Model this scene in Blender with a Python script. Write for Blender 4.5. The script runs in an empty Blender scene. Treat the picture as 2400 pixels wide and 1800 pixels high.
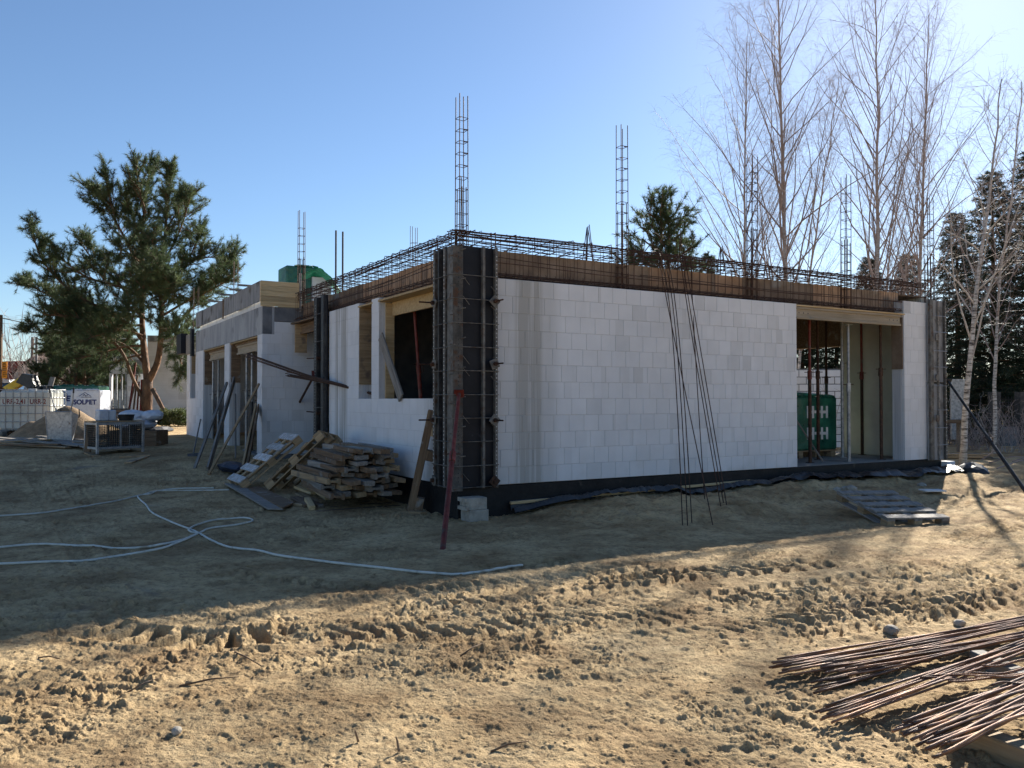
import bpy, math, random
import numpy as np
from mathutils import Vector, Matrix
random.seed(7)
RNG = np.random.default_rng(11)
scene = bpy.context.scene
COL = scene.collection
R_ = math.radians

# ---------------------------------------------------------------- camera
F, HY, CX, EYE = 1940.0, 937.0, 1200.0, 1.5        # photo pixels (2400 x 1800), eye height in metres
PITCH = math.atan((HY - 900) / F)
cam = bpy.data.cameras.new('camera')
cam.sensor_width = 36.0
cam.lens = F / 2400 * 36.0
cam.clip_start, cam.clip_end = 0.1, 3000
camo = bpy.data.objects.new('camera', cam); COL.objects.link(camo)
camo.location = (0, 0, EYE)
camo.rotation_euler = (math.pi / 2 + PITCH, 0, 0)
scene.camera = camo

# ---------------------------------------------------------------- sky, sun, exposure
SUN_AZ = math.atan2(0.557, 1.0)      # clockwise from the view axis
SUN_EL = R_(28.0)
world = bpy.data.worlds.new('World'); scene.world = world; world.use_nodes = True
wn = world.node_tree.nodes; wl = world.node_tree.links
sky = wn.new('ShaderNodeTexSky'); sky.sky_type = 'NISHITA'; sky.sun_disc = False
sky.sun_elevation = SUN_EL; sky.sun_rotation = SUN_AZ
sky.altitude = 100; sky.air_density = 1.0; sky.dust_density = 0.25; sky.ozone_density = 4.6
wl.new(sky.outputs[0], wn['Background'].inputs[0]); wn['Background'].inputs[1].default_value = 0.05
sun = bpy.data.lights.new('sun', 'SUN'); sun.energy = 5.0; sun.angle = R_(0.55); sun.color = (1.0, 0.93, 0.82)
suno = bpy.data.objects.new('sun', sun); COL.objects.link(suno)
sd = Vector((math.sin(SUN_AZ) * math.cos(SUN_EL), math.cos(SUN_AZ) * math.cos(SUN_EL), math.sin(SUN_EL)))
suno.rotation_euler = (-sd).to_track_quat('-Z', 'Y').to_euler()
suno.location = sd * 60
vs = scene.view_settings
vs.view_transform = 'Standard'; vs.look = 'None'; vs.exposure = 1.55; vs.gamma = 1.0; vs.use_curve_mapping = False

# ---------------------------------------------------------------- frames and pixel helpers
ANG = R_(30.5)
UX, UY = math.cos(ANG), math.sin(ANG)
CORN = (-0.69, 10.44)
def H(a, b, z=0.0):                  # house frame -> world (a along the long wall, b along the window wall)
    return Vector((CORN[0] + a * UX - b * UY, CORN[1] + a * UY + b * UX, z))
def toH(x, y):
    dx, dy = x - CORN[0], y - CORN[1]
    return dx * UX + dy * UY, -dx * UY + dy * UX
def ray(px, py):
    x, y = (px - CX) / F, (900 - py) / F
    c, s = math.cos(PITCH), math.sin(PITCH)
    return Vector((x, c - y * s, s + y * c))
EYEV = Vector((0, 0, EYE))
def at_depth(px, py, d):
    r = ray(px, py); return EYEV + r * (d / r.y)
def on_plane(px, py, p, n):
    r = ray(px, py); return EYEV + r * ((Vector(p) - EYEV).dot(n) / r.dot(n))
def onR(px, py, off=0.0): return on_plane(px, py, H(0, off, 0), Vector((-UY, UX, 0)))
def onL(px, py, off=0.0): return on_plane(px, py, H(off, 0, 0), Vector((UX, UY, 0)))
def onZ(px, py, z=0.0): return on_plane(px, py, (0, 0, z), Vector((0, 0, 1)))

# ---------------------------------------------------------------- noise and terrain
_T = np.random.default_rng(5).random((256, 256))
def vnoise(x, y):
    x = np.asarray(x, float); y = np.asarray(y, float)
    xi = np.floor(x).astype(int); yi = np.floor(y).astype(int)
    fx = x - xi; fy = y - yi
    fx = fx * fx * fx * (fx * (fx * 6 - 15) + 10); fy = fy * fy * fy * (fy * (fy * 6 - 15) + 10)
    a = _T[xi & 255, yi & 255]; b = _T[(xi + 1) & 255, yi & 255]
    c = _T[xi & 255, (yi + 1) & 255]; d = _T[(xi + 1) & 255, (yi + 1) & 255]
    return (a * (1 - fx) + b * fx) * (1 - fy) + (c * (1 - fx) + d * fx) * fy * 1.0
def fbm(x, y, o=4, g=0.5):
    s = 0; amp = 1; tot = 0
    for i in range(o):
        s = s + amp * (vnoise(x * 2 ** i + 17.3 * i, y * 2 ** i + 9.1 * i) - 0.5); tot += amp; amp *= g
    return s / tot
def sst(e0, e1, x):
    t = np.clip((x - e0) / (e1 - e0), 0, 1); return t * t * (3 - 2 * t)

TRACKS = []     # (world polyline, width, lug period, depth, slant)
def base_h(x, y):
    x = np.asarray(x, float); y = np.asarray(y, float)
    a = (x - CORN[0]) * UX + (y - CORN[1]) * UY
    b = -(x - CORN[0]) * UY + (y - CORN[1]) * UX
    h = (0.47 * sst(10.5, 21, y) + 0.10 * sst(21, 32, y)) * sst(-.5, -4, x)
    bank = sst(0.6, 2.2, a) * (1 - sst(9.8, 12.5, a))
    lump = 0.75 + 0.7 * fbm(a * 0.9, b * 0.9 + 40, 3)
    h = h + 0.21 * sst(-2.7, -0.5, b) * bank * lump
    h = h + 0.20 * fbm(a * 2.1 + 5, b * 2.6, 4, .6) * sst(-3.2, -1.2, b) * bank
    h = h + 0.05 * sst(0.5, 6, x) * sst(13, 20, y)
    return h
def track_h(x, y):
    out = np.zeros_like(x)
    for pts, w, per, dep, sl in TRACKS:
        P = np.array([[p[0], p[1]] for p in pts])
        m = (x > P[:, 0].min() - 1) & (x < P[:, 0].max() + 1) & (y > P[:, 1].min() - 1) & (y < P[:, 1].max() + 1)
        if not m.any(): continue
        xs, ys = x[m], y[m]
        best = np.full(xs.shape, 9.0); sg = np.zeros(xs.shape); ln = np.zeros(xs.shape); acc = 0
        tot = sum(np.hypot(*(P[i + 1] - P[i])) for i in range(len(P) - 1))
        for i in range(len(P) - 1):
            d = P[i + 1] - P[i]; L = np.hypot(*d); d = d / L
            t = np.clip((xs - P[i, 0]) * d[0] + (ys - P[i, 1]) * d[1], 0, L)
            dx = xs - P[i, 0] - t * d[0]; dy = ys - P[i, 1] - t * d[1]
            q = np.hypot(dx, dy); u = q < best
            best = np.where(u, q, best); sg = np.where(u, dx * d[1] - dy * d[0], sg); ln = np.where(u, acc + t, ln); acc += L
        wob = 0.03 * (vnoise(ln * 1.3, ln * 0 + w * 31) - 0.5)
        s = (sg + wob) / (w / 2)
        inside = 1 - sst(0.90, 1.04, np.abs(s))
        fade = sst(0, 0.5, ln) * sst(0, 0.5, tot - ln) * (0.35 + 0.85 * sst(0.25, 0.6, vnoise(ln * 0.8 + w * 7, ln * 0 + 3.3)))
        ph = (ln + sl * np.abs(s) * per + 0.075 * (vnoise(xs * 5, ys * 5) - .5) + 0.02 * (vnoise(xs * 19, ys * 19) - .5)) / per
        lug = sst(0.34, 0.62, np.abs(ph - np.floor(ph) - 0.5) * 2)
        berm = np.exp(-((np.abs(s) - 1.25) / 0.22) ** 2) * (0.4 + 0.9 * vnoise(xs * 7, ys * 7))
        new = fade * (.40 + .55 * vnoise(xs * 1.7 + 5, ys * 2.1)) * (-dep * inside * (0.05 + 0.95 * lug) + dep * 0.35 * berm)
        out[m] = np.where(np.abs(new) > np.abs(out[m]), new, out[m])
    return out
def full_h(x, y):
    h = base_h(x, y)
    x = np.atleast_1d(np.asarray(x, float)); y = np.atleast_1d(np.asarray(y, float))
    near = 1 - sst(14, 26, np.hypot(x, y))
    h = h + 0.055 * fbm(x * 0.55 + 3, y * 0.55, 3) * near
    rough = 0.50 + 0.70 * sst(0.38, 0.66, vnoise(x * 0.8 + 50, y * 1.0 + 8))
    tr = track_h(x, y); h = h + tr
    wx = x + 0.05 * (vnoise(x * 5, y * 5) - .5); wy = y + 0.05 * (vnoise(x * 5 + 9, y * 5 + 4) - .5)
    n1 = fbm(wx * 11, wy * 10, 5, 0.66)
    r1 = np.maximum(0, n1 - 0.05) * 0.095                      # thrown up clods
    p1 = np.maximum(0, fbm(wx * 6.5 + 70, wy * 6.0 + 20, 5, .64) - 0.07) * -0.10   # heel marks and pits
    bil = 0.5 - np.abs(fbm(x * 11 + 31, y * 14 + 7, 3, .6))  # crumbly ridges
    h = h + (r1 + p1) * rough * near + 0.026 * (bil - .42) * rough * near
    h = h + 0.024 * fbm(x * 19 + 5, y * 23, 5, 0.7) * near * (0.45 + rough * 0.7)
    return h
def gz(x, y):
    return float(full_h(np.array([float(x)]), np.array([float(y)]))[0])
def G(px, py, dz=0.0):               # photo pixel -> point on the terrain (plus dz)
    z = 0.0
    for _ in range(8):
        p = onZ(px, py, z + dz); z = float(base_h(p.x, p.y))
    return Vector((p.x, p.y, gz(p.x, p.y) + dz))

# ---------------------------------------------------------------- mesh helpers
class MB:
    def __init__(s): s.v = []; s.f = []
    def add(s, v, f):
        o = len(s.v); s.v += [tuple(p) for p in v]; s.f += [tuple(i + o for i in q) for q in f]; return s
    def box(s, lo, hi, bev=0.0, M=None):
        v, f = chbox(lo, hi, bev)
        if M is not None: v = [M @ Vector(p) for p in v]
        return s.add(v, f)
    def beam(s, p0, p1, w, h, bev=0.0, up=(0, 0, 1)):
        M, L = frame(p0, p1, up); return s.box((0, -w / 2, -h / 2), (L, w / 2, h / 2), bev, M)
    def tube(s, pts, r, n=6, cap=True):
        pts = [Vector(p) for p in pts]; m = len(pts); rs = r if isinstance(r, (list, tuple)) else [r] * m
        prev = None; rings = []
        for i, p in enumerate(pts):
            t = (pts[min(i + 1, m - 1)] - pts[max(i - 1, 0)])
            t = t.normalized() if t.length > 1e-9 else Vector((0, 0, 1))
            if prev is None:
                x = t.orthogonal().normalized()
            else:
                x = prev - t * prev.dot(t); x = x.normalized() if x.length > 1e-6 else t.orthogonal().normalized()
            prev = x; y = t.cross(x)
            rings.append([p + (x * math.cos(k * 2 * math.pi / n) + y * math.sin(k * 2 * math.pi / n)) * rs[i] for k in range(n)])
        v = [q for g in rings for q in g]; f = []
        for i in range(m - 1):
            for k in range(n):
                a, b = i * n + k, i * n + (k + 1) % n; f.append((a, b, b + n, a + n))
        if cap:
            f.append(tuple(range(n))[::-1]); f.append(tuple((m - 1) * n + k for k in range(n)))
        return s.add(v, f)
    def cyl(s, p0, p1, r, n=10, r1=None): return s.tube([p0, p1], [r, r if r1 is None else r1], n)
    def lathe(s, prof, n=20, M=None, cap=False):
        v = []; f = []
        for (r, z) in prof:
            for k in range(n):
                p = Vector((r * math.cos(k * 2 * math.pi / n), r * math.sin(k * 2 * math.pi / n), z)); v.append(M @ p if M is not None else p)
        for i in range(len(prof) - 1):
            for k in range(n):
                a, b = i * n + k, i * n + (k + 1) % n; f.append((a, b, b + n, a + n))
        if cap: f.append(tuple(range(n))[::-1]); f.append(tuple((len(prof) - 1) * n + k for k in range(n)))
        return s.add(v, f)
    def prism(s, poly, d0, d1, M=None):      # polygon in local x,z extruded along local y
        n = len(poly); v = [Vector((x, d0, z)) for x, z in poly] + [Vector((x, d1, z)) for x, z in poly]
        if M is not None: v = [M @ p for p in v]
        f = [tuple(range(n)), tuple(range(2 * n - 1, n - 1, -1))] + [((i + 1) % n, i, n + i, n + (i + 1) % n) for i in range(n)]
        return s.add(v, f)
    def build(s, name, mat, parent=None, smooth=False, loc=None, M=None):
        return mobj(name, s.v, s.f, mat, parent, smooth, loc, M)
def chbox(lo, hi, b=0.0):
    x0, y0, z0 = lo; x1, y1, z1 = hi
    if b <= 0:
        v = [(x0, y0, z0), (x1, y0, z0), (x1, y1, z0), (x0, y1, z0), (x0, y0, z1), (x1, y0, z1), (x1, y1, z1), (x0, y1, z1)]
        return v, [(0, 3, 2, 1), (4, 5, 6, 7), (0, 1, 5, 4), (1, 2, 6, 5), (2, 3, 7, 6), (3, 0, 4, 7)]
    b = min(b, (x1 - x0) * .45, (y1 - y0) * .45, (z1 - z0) * .45)
    v = []; idx = {}
    X = (x0, x1); Y = (y0, y1); Z = (z0, z1)
    for i in (0, 1):
        for j in (0, 1):
            for k in (0, 1):
                sx, sy, sz = (1, -1)[i], (1, -1)[j], (1, -1)[k]
                for ax in range(3):
                    p = [X[i] + sx * b, Y[j] + sy * b, Z[k] + sz * b]; p[ax] = (X[i], Y[j], Z[k])[ax]
                    idx[i, j, k, ax] = len(v); v.append(tuple(p))
    f = []
    for i in (0, 1):
        q = [idx[i, 0, 0, 0], idx[i, 1, 0, 0], idx[i, 1, 1, 0], idx[i, 0, 1, 0]]; f.append(tuple(q if i else q[::-1]))
        q = [idx[0, i, 0, 1], idx[1, i, 0, 1], idx[1, i, 1, 1], idx[0, i, 1, 1]]; f.append(tuple(q[::-1] if i else q))
        q = [idx[0, 0, i, 2], idx[1, 0, i, 2], idx[1, 1, i, 2], idx[0, 1, i, 2]]; f.append(tuple(q if i else q[::-1]))
    for i in (0, 1):
        for j in (0, 1):
            f.append((idx[i, j, 0, 0], idx[i, j, 1, 0], idx[i, j, 1, 1], idx[i, j, 0, 1]))
            f.append((idx[i, 0, j, 0], idx[i, 1, j, 0], idx[i, 1, j, 2], idx[i, 0, j, 2]))
            f.append((idx[0, i, j, 1], idx[1, i, j, 1], idx[1, i, j, 2], idx[0, i, j, 2]))
            for k in (0, 1): f.append((idx[i, j, k, 0], idx[i, j, k, 1], idx[i, j, k, 2]))
    return v, f
def frame(p0, p1, up=(0, 0, 1)):
    p0, p1 = Vector(p0), Vector(p1); d = p1 - p0; L = d.length; x = d / L
    up = Vector(up)
    if abs(up.normalized().dot(x)) > .999: up = Vector((0, 1, 0)) if abs(x.y) < .9 else Vector((1, 0, 0))
    y = up.cross(x).normalized(); z = x.cross(y)
    return Matrix(((x.x, y.x, z.x, p0.x), (x.y, y.y, z.y, p0.y), (x.z, y.z, z.z, p0.z), (0, 0, 0, 1))), L
def link(o, parent=None):
    COL.objects.link(o)
    if parent is not None: o.parent = parent
    return o
def mobj(name, v, f, mat, parent=None, smooth=False, loc=None, M=None):
    me = bpy.data.meshes.new(name); me.from_pydata(v, [], f)
    if mat is not None: me.materials.append(mat)
    if smooth: me.polygons.foreach_set('use_smooth', [True] * len(me.polygons))
    o = bpy.data.objects.new(name, me); link(o, parent)
    if loc is not None: o.location = loc
    if M is not None: o.matrix_local = M
    return o
def npmesh(name, V, FQ, mat, parent=None, smooth=False):      # numpy verts + equal-sized faces
    V = np.asarray(V, dtype=np.float32); FQ = np.asarray(FQ, dtype=np.int32); k = FQ.shape[1]
    me = bpy.data.meshes.new(name); me.vertices.add(len(V)); me.vertices.foreach_set('co', V.ravel())
    me.loops.add(FQ.size); me.loops.foreach_set('vertex_index', FQ.ravel())
    me.polygons.add(len(FQ)); me.polygons.foreach_set('loop_start', np.arange(0, FQ.size, k, dtype=np.int32))
    me.polygons.foreach_set('loop_total', np.full(len(FQ), k, dtype=np.int32))
    if smooth: me.polygons.foreach_set('use_smooth', np.ones(len(FQ), dtype=bool))
    me.update(calc_edges=True); me.validate()
    if mat is not None: me.materials.append(mat)
    return link(bpy.data.objects.new(name, me), parent)
def tag(o, label=None, cat=None, group=None, kind=None):
    if label: o['label'] = label
    if cat: o['category'] = cat
    if group: o['group'] = group
    if kind: o['kind'] = kind
    return o
def thing(name, label, cat, loc=(0, 0, 0), rotz=0.0, group=None, M=None):
    o = bpy.data.objects.new(name, None); o.empty_display_size = .2; link(o)
    if M is not None: o.matrix_world = M
    else: o.location = loc; o.rotation_euler = (0, 0, rotz)
    return tag(o, label, cat, group)
def copy_tree(o, parent=None):
    c = o.copy(); link(c, parent)
    for ch in list(o.children): copy_tree(ch, c)
    return c
def plank(name, p0, p1, w, h, mat, parent=None, up=(0, 0, 1), bev=.003):
    M, L = frame(p0, p1, up); v, f = chbox((0, -w / 2, -h / 2), (L, w / 2, h / 2), bev)
    return mobj(name, v, f, mat, parent, M=M)

# ---------------------------------------------------------------- materials
def nodes(name):
    m = bpy.data.materials.new(name); m.use_nodes = True
    return m, m.node_tree.nodes, m.node_tree.links, m.node_tree.nodes['Principled BSDF']
def ramp(n, stops):
    r = n.new('ShaderNodeValToRGB'); e = r.color_ramp.elements
    while len(e) < len(stops): e.new(.5)
    for i, (p, c) in enumerate(stops): e[i].position = p; e[i].color = (*c, 1) if len(c) == 3 else c
    return r
def math_(n, l, op, a, b=None):
    k = n.new('ShaderNodeMath'); k.operation = op
    for i, q in enumerate((a, b)):
        if q is None: continue
        if isinstance(q, (int, float)): k.inputs[i].default_value = q
        else: l.new(q, k.inputs[i])
    return k.outputs[0]
def mix_(n, l, fac, a, b, mode='MIX'):
    k = n.new('ShaderNodeMix'); k.data_type = 'RGBA'; k.blend_type = mode
    for s, q in ((k.inputs[0], fac), (k.inputs[6], a), (k.inputs[7], b)):
        if isinstance(q, (int, float)): s.default_value = q
        elif isinstance(q, tuple): s.default_value = (*q, 1)
        else: l.new(q, s)
    return k.outputs[2]
def mat(name, cols, scale=6, rough=.8, bump=.25, bscale=45, metal=0., stretch=(1, 1, 1), rnd=.12, lo=.34, hi=.66, detail=6, spec=.3, dirt=None, bdist=.004):
    m, n, l, b = nodes(name)
    tc = n.new('ShaderNodeTexCoord'); mp = n.new('ShaderNodeMapping'); mp.inputs['Scale'].default_value = stretch
    oi = n.new('ShaderNodeObjectInfo'); off = n.new('ShaderNodeVectorMath'); off.operation = 'SCALE'
    cx = n.new('ShaderNodeCombineXYZ')
    for i in range(3): l.new(oi.outputs['Random'], cx.inputs[i])
    l.new(cx.outputs[0], off.inputs[0]); off.inputs['Scale'].default_value = 37.0
    ad = n.new('ShaderNodeVectorMath'); l.new(tc.outputs['Object'], ad.inputs[0]); l.new(off.outputs[0], ad.inputs[1])
    l.new(ad.outputs[0], mp.inputs[0])
    nz = n.new('ShaderNodeTexNoise'); nz.inputs['Scale'].default_value = scale; nz.inputs['Detail'].default_value = detail; nz.inputs['Roughness'].default_value = .62
    l.new(mp.outputs[0], nz.inputs['Vector'])
    k = len(cols); r = ramp(n, [(lo + (hi - lo) * i / max(1, k - 1), c) for i, c in enumerate(cols)])
    l.new(nz.outputs[0], r.inputs[0])
    col = r.outputs[0]
    if dirt:
        n2 = n.new('ShaderNodeTexNoise'); n2.inputs['Scale'].default_value = dirt[1]; n2.inputs['Detail'].default_value = 5; l.new(ad.outputs[0], n2.inputs['Vector'])
        rr = ramp(n, [(dirt[2], (0, 0, 0)), (dirt[2] + .12, (1, 1, 1))]); l.new(n2.outputs[0], rr.inputs[0])
        col = mix_(n, l, rr.outputs[0], col, dirt[0])
    hs = n.new('ShaderNodeHueSaturation'); l.new(col, hs.inputs['Color'])
    v = math_(n, l, 'MULTIPLY_ADD', oi.outputs['Random'], 2 * rnd); n[-1].inputs[2].default_value = 1 - rnd
    l.new(v, hs.inputs['Value']); l.new(hs.outputs[0], b.inputs['Base Color'])
    nb = n.new('ShaderNodeTexNoise'); nb.inputs['Scale'].default_value = bscale; nb.inputs['Detail'].default_value = 5; l.new(mp.outputs[0], nb.inputs['Vector'])
    bp = n.new('ShaderNodeBump'); bp.inputs['Strength'].default_value = bump; bp.inputs['Distance'].default_value = bdist * 2.5
    l.new(nb.outputs[0], bp.inputs['Height']); l.new(bp.outputs[0], b.inputs['Normal'])
    rm = n.new('ShaderNodeMapRange'); rm.inputs[3].default_value = max(.05, rough - .12); rm.inputs[4].default_value = min(1, rough + .12)
    l.new(nb.outputs[0], rm.inputs[0]); l.new(rm.outputs[0], b.inputs['Roughness'])
    b.inputs['Metallic'].default_value = metal; b.inputs['Specular IOR Level'].default_value = spec
    return m
def wood(name, cols, **k):
    k = {**dict(scale=2.2, stretch=(.9, 14, 14), rough=.82, bump=.45, bscale=9, rnd=.18, lo=.3, hi=.7), **k}
    return mat(name, cols, **k)

W = dict(
 fresh=wood('fresh_timber', [(.36, .25, .13), (.48, .35, .19), (.55, .42, .25)]),
 pallet=wood('pallet_timber', [(.22, .15, .085), (.34, .24, .14), (.42, .31, .19)], dirt=((.16, .12, .09), 5, .58)),
 grey=wood('weathered_timber', [(.12, .11, .10), (.22, .20, .18), (.31, .29, .26)]),
 old=wood('old_brown_timber', [(.09, .06, .04), (.16, .105, .065), (.23, .16, .10)], dirt=((.25, .24, .22), 6, .6)),
 formply=mat('form_plywood', [(.15, .105, .074), (.21, .15, .104), (.27, .20, .145)], scale=3, rough=.7, bump=.2, stretch=(1, 1, 1), rnd=.22, dirt=((.27, .25, .23), 2.3, .63)),
 formorange=mat('form_plywood_orange', [(.27, .165, .098), (.35, .22, .134), (.41, .28, .185)], scale=2.2, rough=.7, bump=.2, rnd=.2, dirt=((.12, .10, .085), 2.6, .60)),
 film=mat('film_faced_plywood', [(.006, .007, .011), (.010, .011, .016), (.015, .016, .022)], scale=3, rough=.55, bump=.1, rnd=.1, dirt=((.07, .075, .09), 6, .70), spec=.25),
 formgrey=mat('cement_stained_form', [(.17, .172, .18), (.25, .252, .26), (.33, .33, .33)], scale=3.4, rough=.85, bump=.35, stretch=(2.2, 2.2, .45), rnd=.1, dirt=((.11, .10, .09), 3.1, .58)),
 lintel=wood('greyed_lintel_timber', [(.27, .22, .15), (.35, .29, .21), (.41, .35, .27)], dirt=((.25, .23, .2), 3, .6)),
 yellow=wood('yellow_timber_beam', [(.42, .31, .13), (.5, .38, .17), (.56, .45, .24)], dirt=((.3, .27, .2), 3, .6)),
)
MT = dict(
 rust=mat('rusty_steel', [(.048, .029, .022), (.078, .044, .031), (.12, .066, .043)], scale=22, rough=.72, bump=.3, bscale=120, metal=.25, rnd=.3),
 rustdark=mat('dark_rusty_steel', [(.03, .017, .013), (.055, .028, .019), (.085, .042, .025)], scale=18, rough=.75, bump=.25, bscale=90, metal=.2, rnd=.25),
 red=mat('red_oxide_paint', [(.10, .018, .014), (.15, .026, .018), (.2, .05, .036)], scale=9, rough=.55, bump=.15, rnd=.25, dirt=((.10, .07, .055), 11, .58)),
 galv=mat('galvanised_steel', [(.22, .23, .24), (.33, .34, .35), (.42, .43, .44)], scale=14, rough=.48, bump=.12, metal=.55, rnd=.18, dirt=((.16, .13, .11), 8, .62)),
 steel=mat('form_steel', [(.085, .08, .075), (.14, .132, .122), (.19, .18, .165)], scale=12, rough=.6, bump=.25, metal=.35, rnd=.1, dirt=((.10, .06, .04), 9, .56)),
 darksteel=mat('dark_steel', [(.03, .03, .032), (.05, .05, .052), (.08, .078, .075)], scale=10, rough=.55, bump=.2, metal=.4, rnd=.15),
 bitumen=mat('bitumen_coating', [(.007, .007, .008), (.011, .011, .012), (.018, .017, .017)], scale=5, rough=.6, bump=.6, bscale=22, rnd=0, dirt=((.09, .075, .06), 4.5, .68), spec=.25),
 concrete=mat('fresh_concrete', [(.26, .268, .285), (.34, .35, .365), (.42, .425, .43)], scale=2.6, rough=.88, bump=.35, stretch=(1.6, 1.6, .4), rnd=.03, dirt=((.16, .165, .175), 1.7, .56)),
 concdark=mat('dark_concrete', [(.11, .115, .125), (.15, .155, .165), (.2, .2, .205)], scale=3, rough=.85, bump=.35, rnd=.05),
 slab=mat('dusty_slab', [(.2, .19, .175), (.28, .265, .245), (.35, .33, .3)], scale=2, rough=.9, bump=.35, rnd=.03),
 plaster=mat('beige_inner_wall', [(.46, .43, .37), (.53, .5, .43), (.58, .55, .48)], scale=1.6, rough=.92, bump=.2, rnd=.05),
 foam=mat('white_strip', [(.55, .55, .54), (.66, .66, .65), (.72, .72, .71)], scale=5, rough=.9, bump=.2, rnd=.05),
 mortar=mat('joint_mortar', [(.47, .47, .48), (.55, .55, .56)], scale=14, rough=.95, bump=.4, rnd=0),
 hose=mat('pale_hose', [(.46, .45, .40), (.56, .55, .49), (.62, .61, .55)], scale=8, rough=.5, bump=.1, rnd=.06, dirt=((.34, .29, .22), 7, .6)),
 white=mat('white_plastic', [(.6, .61, .62), (.7, .71, .72), (.76, .77, .78)], scale=6, rough=.45, bump=.15, rnd=.05),
 black=mat('black_plastic', [(.012, .012, .013), (.02, .02, .022), (.032, .032, .034)], scale=7, rough=.42, bump=.2, rnd=.1, spec=.5),
 stone=mat('grey_stone', [(.22, .20, .17), (.31, .285, .245), (.38, .35, .30)], scale=9, rough=.9, bump=.6, bscale=25, rnd=.2),
)
# ---------------------------------------------------------------- special materials
def block_material():
    m, n, l, b = nodes('silicate_block')
    geo = n.new('ShaderNodeNewGeometry'); oi = n.new('ShaderNodeObjectInfo')
    def dot(vec, off):
        k = n.new('ShaderNodeVectorMath'); k.operation = 'DOT_PRODUCT'; l.new(geo.outputs['Position'], k.inputs[0]); k.inputs[1].default_value = vec
        return math_(n, l, 'SUBTRACT', k.outputs['Value'], off)
    a = dot((UX, UY, 0), CORN[0] * UX + CORN[1] * UY)
    bb = dot((-UY, UX, 0), -CORN[0] * UY + CORN[1] * UX)
    sx = n.new('ShaderNodeSeparateXYZ'); l.new(geo.outputs['Position'], sx.inputs[0]); z = sx.outputs['Z']
    rnd = ramp(n, [(0, (.575, .578, .59)), (.10, (.665, .67, .69)), (.85, (.69, .697, .72)), (1, (.605, .61, .625))]); rnd.color_ramp.interpolation = 'LINEAR'
    # joined courses have no object of their own: vary them by position
    wn_ = n.new('ShaderNodeTexWhiteNoise'); wn_.noise_dimensions = '2D'
    cv = n.new('ShaderNodeCombineXYZ')
    l.new(math_(n, l, 'FLOOR', math_(n, l, 'MULTIPLY', math_(n, l, 'ADD', a, bb), 4.0)), cv.inputs[0])
    l.new(math_(n, l, 'FLOOR', math_(n, l, 'MULTIPLY', math_(n, l, 'SUBTRACT', z, .40), 1 / .2235)), cv.inputs[1])
    l.new(cv.outputs[0], wn_.inputs['Vector'])
    half = math_(n, l, 'FRACT', math_(n, l, 'ADD', math_(n, l, 'MULTIPLY', wn_.outputs['Value'], .6), oi.outputs['Random']))
    l.new(half, rnd.inputs[0])
    nz = n.new('ShaderNodeTexNoise'); nz.inputs['Scale'].default_value = 3.0; nz.inputs['Detail'].default_value = 7; l.new(geo.outputs['Position'], nz.inputs['Vector'])
    r2 = ramp(n, [(.3, (.93, .93, .93)), (.7, (1.03, 1.03, 1.03))]); l.new(nz.outputs[0], r2.inputs[0])
    col = mix_(n, l, 1.0, rnd.outputs[0], r2.outputs[0], 'MULTIPLY')
    # cement water runs below the corner column and beside the window wall form
    st = n.new('ShaderNodeTexNoise'); st.noise_dimensions = '2D'; st.inputs['Scale'].default_value = 1.0; st.inputs['Detail'].default_value = 4; st.inputs['Roughness'].default_value = .7
    sv = n.new('ShaderNodeCombineXYZ'); l.new(math_(n, l, 'MULTIPLY', math_(n, l, 'ADD', a, math_(n, l, 'MULTIPLY', bb, .8)), 15.0), sv.inputs[0])
    l.new(math_(n, l, 'MULTIPLY', z, .22), sv.inputs[1]); l.new(sv.outputs[0], st.inputs['Vector'])
    streak = ramp(n, [(.36, (0, 0, 0)), (.50, (1, 1, 1))]); l.new(st.outputs[0], streak.inputs[0])
    def win(x, lo, hi, s):
        r1 = n.new('ShaderNodeMapRange'); r1.interpolation_type = 'SMOOTHSTEP'; l.new(x, r1.inputs[0]); r1.inputs[1].default_value = lo - s; r1.inputs[2].default_value = lo + s
        r3 = n.new('ShaderNodeMapRange'); r3.interpolation_type = 'SMOOTHSTEP'; l.new(x, r3.inputs[0]); r3.inputs[1].default_value = hi - s; r3.inputs[2].default_value = hi + s
        return math_(n, l, 'MULTIPLY', r1.outputs[0], math_(n, l, 'SUBTRACT', 1.0, r3.outputs[0]))
    onr = win(bb, -.2, .12, .02)
    m1 = math_(n, l, 'MULTIPLY', win(a, .86, 1.26, .05), onr)
    m2 = math_(n, l, 'MULTIPLY', math_(n, l, 'MULTIPLY', win(bb, 4.15, 4.75, .08), win(a, -.3, .12, .02)), .8)
    m3 = math_(n, l, 'MULTIPLY', math_(n, l, 'MULTIPLY', win(bb, .1, .9, .2), win(a, -.3, .12, .02)), .45)
    msk = math_(n, l, 'MULTIPLY', streak.outputs[0], math_(n, l, 'ADD', math_(n, l, 'ADD', m1, m2), m3))
    col = mix_(n, l, math_(n, l, 'MULTIPLY', msk, .85), col, (.29, .275, .245))
    damp = math_(n, l, 'MULTIPLY', math_(n, l, 'MULTIPLY', win(a, .2, 1.5, .12), onr), .5)
    col = mix_(n, l, damp, col, (.42, .415, .405))
    # splashed dirt at the foot
    n3 = n.new('ShaderNodeTexNoise'); n3.inputs['Scale'].default_value = 1.4; n3.inputs['Detail'].default_value = 4; l.new(geo.outputs['Position'], n3.inputs['Vector'])
    ft = n.new('ShaderNodeMapRange'); l.new(z, ft.inputs[0]); ft.inputs[1].default_value = .85; ft.inputs[2].default_value = .38
    fr = ramp(n, [(.5, (0, 0, 0)), (.66, (1, 1, 1))]); l.new(n3.outputs[0], fr.inputs[0])
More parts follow.
